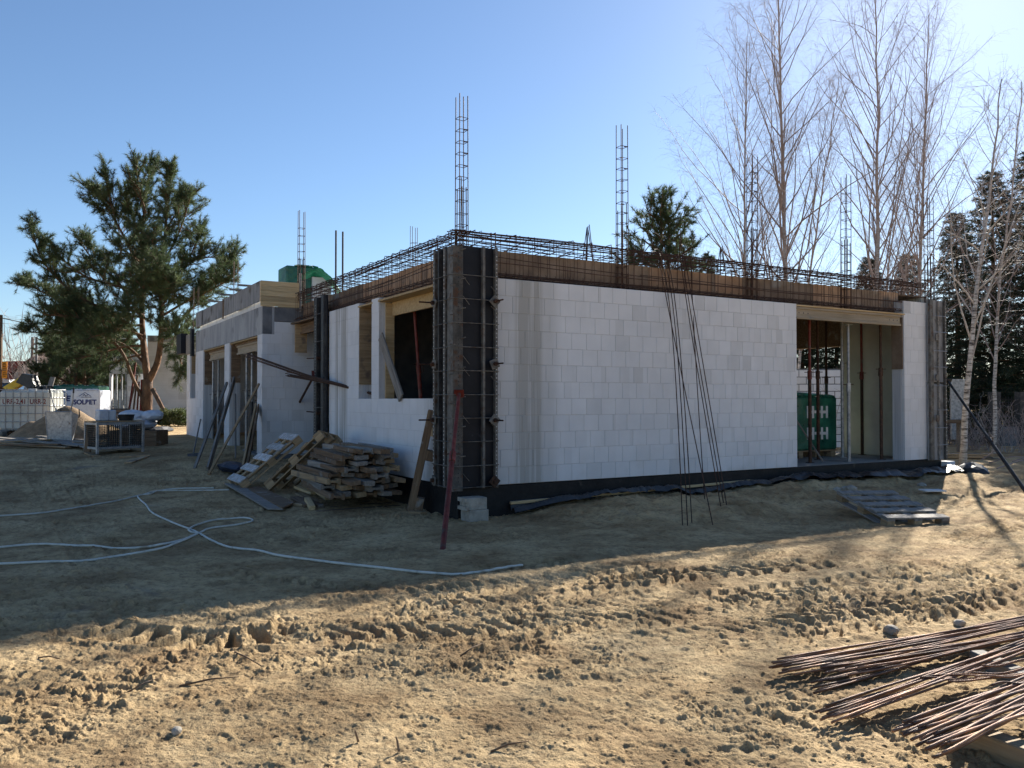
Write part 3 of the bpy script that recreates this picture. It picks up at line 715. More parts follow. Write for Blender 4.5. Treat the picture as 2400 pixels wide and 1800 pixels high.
# ---------------------------------------------------------------- column forms
M_DOT = mat('punched_hole_light', [(.42, .42, .40), (.52, .52, .5)], rough=.8, rnd=0)  # light seen in the punched holes, put in as pale discs
M_ANGLE = mat('dull_steel_angle', [(.05, .047, .043), (.085, .08, .073), (.13, .12, .11)], scale=9, rough=.7, bump=.3, metal=.3, rnd=0, dirt=((.09, .05, .032), 8, .54))
def dots(mb, pts, nrm, r=.008):
    n = Vector(nrm)
    for p in pts: mb.cyl(Vector(p), Vector(p) + n * .002, r, 6)
def corner_form():
    zb = .36; t = thing('column_formwork', 'dark steel-ribbed column form clamped round the near house corner', 'column form', H(0, 0, zb), ANG, 'column forms at the corners of the house')
    hh = 3.09
    MB().box((-.05, -.045, .02), (.53, -.022, hh), .002).build('form_panel', W['film'], t)
    MB().box((-.047, -.02, .02), (-.022, .50, hh), .002).build('form_panel', W['film'], t)
    for x0, x1 in ((.49, .53), (.31, .345)): MB().box((x0, -.105, .02), (x1, -.047, hh), .003).build('rib', MT['steel'], t)
    for y0, y1 in ((.455, .50), (.33, .36), (.14, .20)): MB().box((-.105, y0, .02), (-.049, y1, hh), .003).build('rib', MT['darksteel'] if y0 == .33 else MT['steel'], t)
    MB().box((-.118, -.118, 0), (.02, -.106, hh - .02), .003).build('corner_angle', M_ANGLE, t); MB().box((-.118, -.105, 0), (-.107, .05, hh - .02), .003).build('corner_angle', MT['steel'], t)
    d = MB(); zz = np.arange(.12, hh - .1, .052)
    dots(d, [(-.045, -.1185, z) for z in zz], (0, -1, 0), .011); dots(d, [(-.0, -.1185, z + .02) for z in zz], (0, -1, 0), .006); d.build('punched_holes', MT['black'], t)
    d = MB()
    for y in (.478, .17): dots(d, [(-.1055, y, z) for z in zz], (-1, 0, 0), .010)
    dots(d, [(-.0475, .41, z) for z in zz[::1]], (-1, 0, 0), .008); dots(d, [(.51, -.1055, z) for z in zz], (0, -1, 0), .009); d.build('punched_holes', M_DOT, t)
    rod = MB(); rod.tube([(.54, -.112, 0), (-.06, -.124, 0), (-.124, -.124, 0), (-.124, -.06, 0), (-.112, .51, 0)], .0055, 5); me = shared('clamp_rod', rod, MT['steel'])
    for z in (3.07, 2.77, 2.466, 2.164, 1.866, 1.564, 1.27, .974, .67, .40): put('clamp_rod', me, t, (0, 0, z - zb))
    for z in (2.95, 2.70, 1.95, 1.80, 1.2, .48):
        MB().tube([(.02, -.118, z - zb + .1), (.12, -.10, z - zb)], .005, 4).tube([(.53, -.11, z - zb - .1), (.43, -.10, z - zb)], .005, 4).build('brace', MT['steel'], t)
    for z in np.arange(.35, 3.0, .37):
        MB().tube([(-.16, -.10, z), (-.09, -.12, z)], .008, 6).tube([(-.01, -.118, z + .08), (.03, -.17, z + .09)], .008, 6).build('wedge_pin', MT['steel'], t)
    for z in (2.76, 1.96, 1.24, .46):
        z -= zb
        M1 = Matrix.Translation((.47, -.125, z)) @ Matrix.Rotation(R_(90), 4, 'X') @ Matrix.Rotation(R_(random.uniform(20, 60)), 4, 'Z')
        MB().box((-.06, -.06, -.008), (.06, .06, .008), .003, M1).build('clamp_plate', MT['rust'] if z < .3 else MT['steel'], t)
        MB().cyl((.47, -.02, z), (.47, -.34 if z > .3 else -.18, z), .010, 8).cyl((.47, -.13, z), (.47, -.175, z), .028, 6).build('tie_rod', MT['rustdark'], t)
        M2 = Matrix.Translation((-.125, .42, z)) @ Matrix.Rotation(R_(90), 4, 'Y') @ Matrix.Rotation(R_(random.uniform(0, 30)), 4, 'Z')
        MB().box((-.055, -.055, -.008), (.055, .055, .008), .003, M2).build('clamp_plate', MT['steel'], t)
        MB().cyl((-.02, .42, z), (-.34 if z > .3 else -.16, .42, z), .010, 8).cyl((-.13, .42, z), (-.17, .42, z), .028, 6).build('tie_rod', MT['rustdark'], t)
corner_form()
def end_form():
    zb = .36; t = thing('column_formwork', 'cement-stained grey column form at the far end of the long wall', 'column form', H(9.72, 0, zb), ANG, 'column forms at the corners of the house')
    hh = 3.0
    for k, z in enumerate((0.0, 1.45)): MB().box((.0, -.05, .02 + z), (.50, -.025, z + (1.44 if k == 0 else hh - 1.45)), .002).build('form_panel', W['formgrey'], t)
    MB().box((.503, -.05, .02), (.53, .45, hh), .002).build('form_panel', W['grey'], t)
    for x0, x1 in ((.0, .10), (.46, .50)): MB().box((x0, -.10, .02), (x1, -.052, hh), .003).build('rib', MT['steel'], t)
    MB().box((.27, -.09, .02), (.29, -.052, hh - .02), .003).build('rib', W['grey'], t)
    d = MB(); zz = np.arange(.12, hh - .1, .07); dots(d, [(.48, -.1005, z) for z in zz], (0, -1, 0), .010); d.build('punched_holes', M_DOT, t)
    d = MB(); dots(d, [(.05, -.1005, z) for z in zz[::2]], (0, -1, 0), .012); d.build('punched_holes', MT['black'], t)
    me = shared('clamp_rod', MB().tube([(.10, -.105, 0), (.51, -.105, 0)], .006, 5), MT['galv'])
    for z in (.3, .62, .95, 1.4, 1.75, 2.05, 2.4, 2.7): put('clamp_rod', me, t, (0, 0, z))
    for z in (2.3, 1.55, .8): MB().box((.12, -.135, z - .06), (.22, -.115, z + .06), .003).build('clamp_plate', MT['steel'], t)
end_form()
def post_form():
    zb = .36; t = thing('column_formwork', 'narrow punched steel column form beside the entrance recess', 'column form', H(0, 5.1, zb), ANG, 'column forms at the corners of the house')
    hh = 3.02
    MB().box((-.045, 0, .02), (-.022, .56, hh), .002).build('form_panel', W['film'], t)
    for y0, y1 in ((.0, .14), (.40, .56)): MB().box((-.11, y0, .02), (-.047, y1, hh), .003).build('rib', MT['darksteel'], t)
    d = MB(); zz = np.arange(.12, hh - .1, .055); dots(d, [(-.1105, .48, z) for z in zz], (-1, 0, 0), .010); d.build('punched_holes', M_DOT, t)
    for z in (.9, 1.9): MB().cyl((-.03, .30, z), (-.14, .30, z), .03, 6).cyl((-.03, .30, z), (-.12, .95, z + .02), .012, 6).build('tie_rod', MT['rustdark'], t)
    me = shared('clamp_rod', MB().tube([(-.116, 0, 0), (-.116, .56, 0)], .006, 5), MT['steel'])
    for z in (.5, 1.0, 1.45, 2.2, 2.7): put('clamp_rod', me, t, (0, 0, z))
    MB().box((-.02, .562, .1), (.24, .585, hh - .1), .002).build('form_panel', W['pallet'], t)
post_form()

# ---------------------------------------------------------------- steel props
def prop(p0, p1, label, outer, inner=None, group=None, split=.5, r=.03, plates=True):
    p0, p1 = Vector(p0), Vector(p1); M_, L = frame(p0, p1); t = thing('steel_prop', label, 'prop', group=group, M=M_)
    inner = inner or outer; s = L * split
    MB().cyl((.008, 0, 0), (s, 0, 0), r, 12).build('outer_tube', outer, t, smooth=False)
    MB().cyl((s - .05, 0, 0), (L - .008, 0, 0), r * .78, 12).build('inner_tube', inner, t)
    c = MB().cyl((s - .11, 0, 0), (s + .04, 0, 0), r * 1.28, 12).build('collar', inner, t)
    MB().tube([(s - .02, 0, r), (s, 0, r + .06), (s - .1, 0, r + .07), (s - .13, 0, r)], .006, 6).tube([(s + .015, -.09, 0), (s + .015, .09, 0)], .007, 6).build('pin_handle', MT['rustdark'], c)
    if plates:
        MB().box((0, -.06, -.06), (.008, .06, .06)).build('base_plate', outer, t); MB().box((L - .008, -.06, -.06), (L, .06, .06)).build('head_plate', outer, t)
    return t
prop(G(1036, 1303, -.06), H(-.05, -.15, 1.58), 'red push prop bracing the near corner column form from the sand', MT['red'], MT['red'], 'slanting props bracing the forms', .57)
prop(G(652, 1035), H(-.10, 5.62, 1.98), 'dark red slanting prop bracing the punched form by the entrance', MT['red'], MT['rustdark'], 'slanting props bracing the forms', .6)
prop(H(.12, 6.05, Z0), H(.12, 6.05, ZT - .27), 'upright red prop under the porch beam of the entrance recess', MT['red'], MT['rustdark'], None, .6)
prop(G(2408, 1152), H(10.26, -.1, 1.85), 'dark slanting prop bracing the far grey column form', MT['darksteel'], MT['darksteel'], 'slanting props bracing the forms', .45)
prop(H(.45, 1.92, Z0), H(.36, 2.18, 3.0), 'red prop standing inside the wide window', MT['red'], MT['red'], None, .62)
prop(H(.45, .98, Z0), H(.36, 1.30, 3.0), 'grey galvanised prop standing inside the wide window', MT['galv'], MT['galv'], None, .6)
prop(H(.95, 1.25, Z0), H(.95, 1.25, 3.4), 'thin rusty prop further back inside the wide window', MT['rustdark'], MT['red'])
for px, py, mo, mi, lab in ((1899, 1085, 'rust', 'red', 'reddish prop closest to the white wall end in the wide opening'), (1918, 1077, 'rustdark', 'rustdark', 'dark brown prop in front of the green wrapped pallet'), (1938, 1062, 'darksteel', 'rustdark', 'dark prop standing past the green wrapped pallet'),
                            (1975, 1072, 'galv', 'galv', 'grey punched prop in the middle of the wide opening'), (1990, 1083, 'galv', 'galv', 'galvanised prop with a wire handle under the lintel of the wide opening'), (2021, 1066, 'rustdark', 'red', 'rusty prop before the middle of the beige inner wall'),
                            (2066, 1077, 'rust', 'rust', 'brown prop under the far end of the yellow lintel beam'), (2077, 1064, 'rustdark', 'rustdark', 'dark brown prop behind another at the far end of the opening')):
    p = onZ(px, py, Z0); a, b = toH(p.x, p.y); b = max(b, .05)
    prop((p.x, p.y, Z0), (p.x, p.y, 2.83 if b < .35 else 3.43), lab, MT[mo], MT[mi], 'props in the wide opening of the long wall', random.uniform(.5, .6))
for b, mo in ((8.35, 'galv'), (9.5, 'galv'), (11.7, 'galv'), (12.6, 'galv'), (9.0, 'darksteel'), (13.3, 'galv')):
    prop(H(-.45, b, Z0), H(-.45, b, 2.52), 'grey prop holding up the lintel form of a garage opening', MT[mo], MT['galv'], 'props in the garage openings', random.uniform(.5, .62))
# ---------------------------------------------------------------- things round the house
def pallet(label, M, group='bare pallets lying about the site', m='pallet', painted=None):
    """euro pallet 1.2 x 0.8: local x along 1.2, y along 0.8, top deck up"""
    t = thing('pallet', label, 'pallet', M=M, group=group)
    for i in range(5): MB().box((i * .264, 0, .122), (i * .264 + .144, .8, .144), .003).build('deck_board', W[painted or m] if i != 9 else W[m], t)
    for y in (0, .35, .70): MB().box((0, y, .100), (1.2, y + .1, .121), .003).build('stringer_board', W[m], t); MB().box((0, y, 0), (1.2, y + .1, .022), .003).build('bottom_board', W[m], t)
    for x in (0, .528, 1.056):
        for y in (0, .35, .70): MB().box((x, y, .0225), (x + .144, y + .1, .0995), .003).build('spacer_block', W['pallet'], t)
    return t
def basis(o, x, y):
    x = Vector(x).normalized(); y = Vector(y); y = (y - x * y.dot(x)).normalized(); z = x.cross(y); o = Vector(o)
    return Matrix(((x.x, y.x, z.x, o.x), (x.y, y.y, z.y, o.y), (x.z, y.z, z.z, o.z), (0, 0, 0, 1)))
M_SPLASH = wood('lime_splashed_timber', [(.22, .19, .16), (.36, .34, .32), (.5, .5, .5)], dirt=((.5, .51, .53), 16, .47)); W['splash'] = M_SPLASH
z_ = gz(-4.45, 13.6)
pallet('lime-splashed pallet leaning on another at the end of the timber heap', basis(G(572, 1150) + Vector((0, 0, .02)), (.772, .47, .706), (-.43, .75, .02)), painted='splash')
pallet('brown pallet leaning upside down against the timber heap by the wall', basis(G(628, 1152) + Vector((0.05, -.12, .02)), (.72, -.02, .69), (.30, .95, .0)))
pl = thing('scrap', '', '')  # placeholder removed below
bpy.data.objects.remove(pl)
p_far = onZ(2007, 1155, .25); p_near = onZ(2127, 1217, .06); p_r = onZ(2150, 1152, .25)
pallet('grey pallet lying on the sand bank below the wide opening', basis(onZ(2224, 1214, .08) - Vector((0, 0, .13)), p_far - p_near, p_far - p_r), m='grey')

# heap of timber beams on a pallet beside the window wall
def timber_heap():
    pm = basis(H(-.12, 1.50, gz(*H(-.6, 1.7)[:2])), (-UX, -UY, 0), (-UY, UX, 0))
    pallet('dark pallet under the heap of timber beams by the window wall', pm, m='old')
    g = 'timber beams heaped beside the window wall'
    zb = pm.translation.z + .15
    rows = [(-1.10, 6), (-1.08, 6), (-1.05, 6), (-1.02, 5), (-1.0, 5), (-.95, 5), (-.90, 5), (-.82, 4)]
    k = 0
    for r, (a0, n) in enumerate(rows):
        for i in range(n):
            a = a0 + i * .168 + random.uniform(-.02, .02); sh = random.uniform(-.28, .25) + (.15 if i == 0 else 0)
            b0 = 1.42 + sh; L = random.uniform(1.2, 1.65); tw = random.uniform(-.09, .09)
            z = zb + .045 + r * .083 + random.uniform(0, .01)
            p0, p1 = H(a, b0, z), H(a + tw * L, b0 + L, z + random.uniform(0, .04))
            M_, LL = frame(p0, p1); M_ = M_ @ Matrix.Rotation(R_(90 + random.uniform(-9, 9)), 4, 'X')
            mm = [W['old'], W['grey'], W['pallet'], W['old'], W['grey']][k % 5]
            o = (MB().prism_x(LL) if k % 3 == 0 else MB().box((0, -random.uniform(.018, .036), -random.uniform(.06, .09)), (LL, .036, random.uniform(.06, .09)), .004)).build('timber_beam', mm, M=M_)
            tag(o, 'weathered I-shaped timber beam in the heap beside the window wall' if k % 3 == 0 else 'weathered squared timber in the heap beside the window wall', 'timber beam', g); k += 1
def prism_x(s, L):
    prof = [(-.04, -.1), (.04, -.1), (.04, -.062), (.015, -.052), (.015, .052), (.04, .062), (.04, .1), (-.04, .1), (-.04, .062), (-.015, .052), (-.015, -.052), (-.04, -.062)]
    n = len(prof); v = [(0, y, z) for y, z in prof] + [(L, y, z) for y, z in prof]
    f = [tuple(range(n - 1, -1, -1)), tuple(range(n, 2 * n))] + [(i, (i + 1) % n, n + (i + 1) % n, n + i) for i in range(n)]
    return s.add(v, f)
MB.prism_x = prism_x
timber_heap()
def ground_plank(name, label, cat, p0, p1, w, h, m, group=None, dz0=.0, dz1=.0):
    a, b = G(*p0), G(*p1); a.z += h / 2 + dz0; b.z += h / 2 + dz1
    return tag(plank(name, a, b, w, h, m), label, cat, group)
# sheets and offcuts in front of the heap
def sheet(label, c, m, t=.02):
    P = [G(*q) for q in c]
    zs = [p.z + .03 for p in P]; v = [(p.x, p.y, z) for p, z in zip(P, zs)]; v += [(x, y, z + t) for x, y, z in v]
    o = Vector(v[0]); v = [Vector(q) - o for q in v]
    return tag(mobj('plywood_sheet', v, [(3, 2, 1, 0), (4, 5, 6, 7), (0, 1, 5, 4), (1, 2, 6, 5), (2, 3, 7, 6), (3, 0, 4, 7)], m, loc=o), label, 'plywood sheet', 'plywood sheets lying on the sand')
sheet('dark plywood sheet on the sand under the lime-splashed pallet', [(526, 1138), (628, 1196), (664, 1198), (560, 1140)], W['grey'])
sheet('brown plywood sheet overlapping another before the timber heap', [(575, 1150), (662, 1199), (690, 1186), (608, 1146)], W['old'])
sheet('small dark plywood sheet leaning on the front of the timber heap', [(716, 1134), (822, 1142), (846, 1134), (742, 1128)], W['grey'])
bits = [((700, 1160), (745, 1182)), ((706, 1172), (752, 1190)), ((722, 1146), (768, 1172)), ((690, 1186), (712, 1188)), ((775, 1162), (802, 1170)), ((720, 1182), (732, 1196)), ((768, 1166), (826, 1168)), ((690, 1172), (722, 1190)), ((695, 1150), (735, 1160)), ((964, 1204), (994, 1208))]
for i, (p, q) in enumerate(bits):
    ground_plank('timber_offcut', 'short timber offcut lying at the foot of the beam heap' if i < 9 else 'pale short offcut on the sand by the leaning waling', 'offcut', p, q, random.choice((.08, .10, .12)), random.choice((.04, .06, .08)), [W['pallet'], W['old'], W['fresh']][i % 3], 'timber offcuts at the beam heap' if i < 9 else None, dz0=.02 * (i % 3))
tag(plank('timber_offcut', G(722, 1155) + Vector((0, 0, .28)), G(768, 1176) + Vector((0, 0, .16)), .13, .10, W['pallet']), 'thick brown offcut tipped on top of the scrap before the beam heap', 'offcut', 'timber offcuts at the beam heap')
# leaning waling with cleats
def waling():
    p0 = G(962, 1200); p1 = H(-.06, .62, 1.36); M_, L = frame(p0, p1, (0, 1, .2)); t = thing('timber_waling', 'brown timber waling with nailed cleats leaning beside the corner form', 'waling', M=M_)
    MB().box((0, -.05, -.04), (L, .05, .04), .004).build('post', W['old'], t)
    for x, w, s in ((.05, .16, 1), (L * .52, .14, 1), (L * .76, .12, 1), (L - .16, .16, 1)):
        MB().box((x, .05, -.05), (x + w, .05 + .10, .05), .004).build('cleat', W['old'] if x < 1 else W['pallet'], t)
waling()
# boards leaning at the garage
def lean_board(label, g, top, off, w, h, m, cat='board', name='leaning_board', group='boards leaning at the garage front'):
    p0 = G(*g); p1 = onL(*top, off); return tag(plank(name, p0, p1, w, h, m, up=(UX, UY, .2)), label, cat, group)
lean_board('pale grey pole leaning against the pier between the garage openings', (456, 1083), (532, 897), -.64, .05, .05, W['grey'])
lean_board('wide grey plank leaning against the pier between the garage openings', (487, 1088), (549, 890), -.66, .16, .035, W['grey'])
lean_board('thin brown batten leaning across the nearer garage opening', (489, 1106), (607, 900), -.66, .05, .04, W['pallet'])
lean_board('short mossy plank leaning beside the garage corner', (567, 1101), (600, 953), -.66, .17, .035, W['pallet'])
lean_board('second short plank tucked behind the mossy one at the garage corner', (577, 1098), (606, 952), -.64, .12, .03, W['old'])
lean_board('narrow plank leaning inside the nearer garage opening', (552, 1064), (552, 925), -.5, .06, .03, W['grey'])
# shovel at the small garage window
def shovel():
    p0 = G(452, 1060); p1 = onL(470, 983, -.62); M_, L = frame(p0, p1, (UX, UY, .1)); t = thing('shovel', 'dark shovel leaning against the garage wall below the small window', 'shovel', M=M_)
    MB().tube([(.25, 0, 0), (L, 0, 0)], .017, 8).build('handle', W['grey'], t)
    MB().prism([(0, -.10), (.30, -.12), (.33, 0), (.30, .12), (0, .10), (-.06, 0)], -.006, .006, Matrix.Identity(4)).build('blade', MT['darksteel'], t)
shovel()
# slanting board in the window
p0 = onL(940, 933, -.03); p1 = onL(892, 788, -.02)
tag(plank('slanting_board', p0, p1, .17, .03, W['grey'], up=(UX, UY, 0)), 'grey board slanting across the wide window', 'board')
# rebar bundle stuck out of the narrow window
def window_bundle():
    s = H(.25, 3.28, 1.58); e = at_depth(580, 833, 16.4); M_, L = frame(s, e); t = thing('rebar_bundle', 'rusty rebar bundle sticking out of the narrow window across the entrance', 'rebar bundle', M=M_)
    for i in range(15):
        y, z = random.uniform(-.05, .05), random.uniform(-.03, .03); l2 = L * (1 if i < 8 else random.uniform(.62, .7))
        MB().tube([(-.6, y * .4, z * .4 - .0), (l2 * .5, y, z - .05), (l2, y * 1.3, z * 1.6 - (.0 if i < 8 else .14))], .008, 6).build('bar', MT['rust'], t)
window_bundle()
# blocks packed under the corner form
def packing():
    g = 'blocks packed under the corner column form'
    M0 = Matrix.Translation(H(.02, -.20, gz(*H(.1, -.2)[:2]) - .02)) @ Matrix.Rotation(ANG, 4, 'Z')
    o = MB().box((0, -.10, 0), (.27, .14, .16), .006).build('packing_block', MT['stone'], M=M0); tag(o, 'lower pale block packed under the corner column form', 'block', g)
    o = MB().box((-.02, -.09, 0), (.25, .13, .15), .006).box((-.05, -.09, .0), (-.02, .13, .045)).box((-.05, -.09, .10), (-.02, .13, .15)).build('packing_block', MT['stone'], M=M0 @ Matrix.Translation((0, 0, .162))); tag(o, 'upper notched block packed under the corner column form', 'block', g)
    M1 = Matrix.Translation(H(10.22, -.10, .10)) @ Matrix.Rotation(ANG, 4, 'Z')
    tag(MB().box((0, 0, 0), (.24, .2, .24), .006).build('packing_block', M_BLOCK, M=M1), 'pale block under the far grey column form', 'block', g)
    tag(MB().box((0, 0, 0), (.30, .22, .12), .006).build('packing_block', M_BLOCK, M=M1 @ Matrix.Translation((.12, -.12, -.13))), 'pale step block beside the far grey column form', 'block', g)
packing()
# dimpled membrane along the foot of the long wall
def membrane():
    na, nb = 520, 16; A = np.linspace(.75, 10.6, na); out = []
    AA, TT = np.meshgrid(A, np.linspace(0, 1, nb), indexing='ij')
    wid = .16 + .34 * sst(4.2, 7.5, A) * (1 - .3 * sst(9.5, 10.6, A)) + .05 * (vnoise(A * 1.7, A * 0) - .5)
    b0 = -.035 + 0 * A
    B = b0[:, None] - TT * wid[:, None]
    X = CORN[0] + AA * UX - B * UY; Y = CORN[1] + AA * UY + B * UX
    ter = base_h(X.ravel(), Y.ravel()).reshape(X.shape)
    zt = .19 + .05 * sst(4, 8, AA)
    Z = np.where(TT < .25, zt * (1 - TT / .25) + (ter + .05) * (TT / .25), ter + .05 + .06 * np.sin(np.pi * (TT - .25) / .75) * (.4 + vnoise(AA * 1.3, TT * 2)))
    Z = Z + .012 * np.maximum(0, np.sin(AA * 105)) * np.maximum(0, np.sin(TT * wid[:, None] * 105)) + .02 * fbm(AA * 2.2, TT * 3, 2)
    V = np.stack([X.ravel(), Y.ravel(), Z.ravel()], 1); i = np.arange(na - 1)[:, None] * nb + np.arange(nb - 1)[None]
    o = npmesh('dimpled_membrane', V, np.stack([i, i + nb, i + nb + 1, i + 1], -1).reshape(-1, 4), MT['black'])
    tag(o, 'black dimpled foundation membrane bunched along the foot of the long wall', 'membrane')
membrane()
tag(plank('foundation_batten', H(.75, -.05, .10 + .06), H(5.1, -.06, .235), .05, .035, W['fresh']), 'pale batten lying along the foot of the black foundation', 'batten')
# black plastic bundled at the far corner
def blob(name, label, cat, c, s, m, seed, group=None, n=2):
    import bmesh
    bm = bmesh.new(); bmesh.ops.create_icosphere(bm, subdivisions=n, radius=1)
    rg = np.random.default_rng(seed); off = rg.random(3) * 50
    for v in bm.verts:
        k = 1 + .55 * float(fbm(np.array([v.co.x * 1.6 + off[0] + v.co.z]), np.array([v.co.y * 1.6 + off[1]]), 3)[0]) + rg.uniform(-.05, .05)
        v.co = Vector((v.co.x * s[0], v.co.y * s[1], v.co.z * s[2])) * k
    me = bpy.data.meshes.new(name); bm.to_mesh(me); bm.free(); me.materials.append(m)
    o = bpy.data.objects.new(name, me); link(o); o.location = c; o.rotation_euler = (0, 0, rg.uniform(0, 6)); return tag(o, label, cat, group)
blob('plastic_bundle', 'black plastic sheeting bunched at the far house corner', 'plastic sheet', H(10.45, -.45, .16), (.32, .25, .18), MT['black'], 3)
for i, (px, py, s) in enumerate(((1995, 1150, .12), (1963, 1152, .09), (1925, 1150, .06), (2160, 1118, .09), (1980, 1146, .07))):
    p = G(px, py); blob('concrete_rubble', 'lump of pale concrete rubble beside the dimpled membrane', 'rubble', p + Vector((0, 0, s * .25)), (s, s * .8, s * .6), MT['stone'], 20 + i, 'rubble lumps by the membrane', 1)
p = G(2185, 1147); tag(MB().box((-.16, -.12, .0), (.16, .12, .02), .004).build('foam_offcut', MT['foam'], loc=p + Vector((0, 0, .03))), 'white foam offcut lying on the sand bank near the far corner', 'foam offcut')
for i, (px, py, s, lab) in enumerate(((2088, 1488, .045, 'smooth pale stone beside the tip of the rebar pile'), (2248, 1470, .035, 'small grey stone wedged against the rebar pile'), (413, 1726, .022, 'small round stone on the sunlit sand'))):
    p = G(px, py); blob('stone', lab, 'stone', p + Vector((0, 0, s * .4)), (s * 1.2, s, s * .8), MT['stone'], 40 + i, 'loose stones on the sand')
# twigs on the sand
tw = [((420, 1610), (560, 1595)), ((285, 1618), (385, 1592)), ((545, 1530), (612, 1570)), ((505, 1490), (498, 1432)), ((1080, 1530), (1132, 1508)), ((935, 1770), (942, 1705)), ((840, 1745), (862, 1708)), ((1150, 1770), (1240, 1755)), ((90, 1540), (140, 1548)), ((445, 1530), (450, 1525))]
for i, (p, q) in enumerate(tw):
    a, b = G(*p), G(*q)
    if abs(p[0] - q[0]) < 30: b = a + Vector((random.uniform(-.02, .02), .01, .045 + .02 * random.random()))
    else: b.z += .015
    a.z += .004; mid = (a + b) / 2 + Vector((random.uniform(-.01, .01), random.uniform(-.01, .01), .012)); r = .0035 + .0025 * random.random()
    o = MB().tube([Vector((0, 0, 0)), mid - a, b - a], [r * 1.2, r, r * .5], 6).build('twig', W['old'], loc=a, smooth=True)
    tag(o, 'brown twig lying on or poking out of the sunlit sand', 'twig', 'twigs on the sand')

# ---------------------------------------------------------------- hose
def catmull(P, k=8):
    P = [P[0]] + P + [P[-1]]; out = []
    for i in range(1, len(P) - 2):
        for j in range(k):
            t = j / k; a, b, c, d = P[i - 1], P[i], P[i + 1], P[i + 2]
            out.append(((b * 2) + (c - a) * t + (a * 2 - b * 5 + c * 4 - d) * t * t + (b * 3 - a - c * 3 + d) * t ** 3) * .5)
    return out + [P[-2]]
def zr(x, y): return (x * .27125, 1000 + y * .27125)
def hose(label, px, r=.012):
    P = [onZ(x, y, .02 + float(base_h(*onZ(x, y, .02)[:2]))) for x, y in px]
    pts = catmull([Vector((p.x, p.y, 0)) for p in P], 10)
    z = full_h(np.array([p.x for p in pts]), np.array([p.y for p in pts]))
    z = np.convolve(np.pad(z, 4, mode='edge'), np.ones(9) / 9, 'valid') + r * 1.1
    pts = [Vector((p.x, p.y, float(zz))) for p, zz in zip(pts, z)]
    o0 = pts[0]; tag(MB().tube([p - o0 for p in pts], r, 8).build('water_hose', MT['hose'], loc=o0, smooth=True), label, 'hose', 'pale hoses trailing over the sand')
hose('pale hose running from the pallets towards the sand heap', [zr(*q) for q in ((1980, 470), (1700, 484), (1500, 490), (1380, 497), (1310, 518), (1262, 545), (1200, 567), (1050, 610), (850, 652), (600, 698), (350, 741), (0, 772), (-300, 800))])
hose('pale hose whose cut end lies on the sand before the corner prop', [zr(*q) for q in ((1850, 405), (1600, 425), (1480, 455), (1420, 482), (1350, 508), (1300, 548), (1230, 556), (1192, 575), (1205, 605), (1260, 660), (1310, 730), (1450, 800), (1620, 868), (1740, 925), (1850, 985), (1990, 1030), (2212, 1057))] + [(653, 1300), (752, 1314), (880, 1328), (1025, 1341), (1090, 1339), (1140, 1334), (1185, 1326), (1224, 1317)])
hose('pale hose lying in a long loop across the shaded sand', [zr(*q) for q in ((-300, 1195), (0, 1178), (300, 1166), (700, 1150), (1000, 1108), (1350, 1060), (1550, 998), (1720, 915), (1820, 872), (2050, 838), (2165, 812), (2182, 795), (2150, 783), (2050, 781), (1850, 797), (1700, 838), (1632, 880), (1650, 905), (1700, 910), (1712, 918), (1640, 952), (1540, 988), (1420, 1022), (1330, 1036), (1100, 1046), (900, 1034), (700, 1016), (400, 1004), (200, 1010), (0, 1026), (-300, 1050))])

# ---------------------------------------------------------------- rebar pile in the foreground
def zq(x, y): return (1750 + x * .29385, 1400 + y * .29385)
def ribbed():
    m, n, l, b = nodes('ribbed_rebar')
    tc = n.new('ShaderNodeTexCoord'); oi = n.new('ShaderNodeObjectInfo')
    nz = n.new('ShaderNodeTexNoise'); nz.inputs['Scale'].default_value = 7; nz.inputs['Detail'].default_value = 7; l.new(tc.outputs['Object'], nz.inputs['Vector'])
    r = ramp(n, [(.32, (.08, .044, .032)), (.5, (.17, .092, .058)), (.64, (.28, .16, .10)), (.75, (.36, .19, .10))]); l.new(nz.outputs[0], r.inputs[0])
    hs = n.new('ShaderNodeHueSaturation'); l.new(r.outputs[0], hs.inputs['Color']); v = math_(n, l, 'MULTIPLY_ADD', oi.outputs['Random'], .9); n[-1].inputs[2].default_value = .6; l.new(v, hs.inputs['Value'])
    l.new(hs.outputs[0], b.inputs['Base Color']); b.inputs['Metallic'].default_value = .4; b.inputs['Roughness'].default_value = .42
    w = n.new('ShaderNodeTexWave'); w.wave_type = 'BANDS'; w.bands_direction = 'X'; w.inputs['Scale'].default_value = 38; w.inputs['Distortion'].default_value = .4; l.new(tc.outputs['Object'], w.inputs['Vector'])
    bp = n.new('ShaderNodeBump'); bp.inputs['Strength'].default_value = .7; bp.inputs['Distance'].default_value = .004; l.new(w.outputs[0], bp.inputs['Height']); l.new(bp.outputs[0], b.inputs['Normal'])
    return m
M_RIB = ribbed()
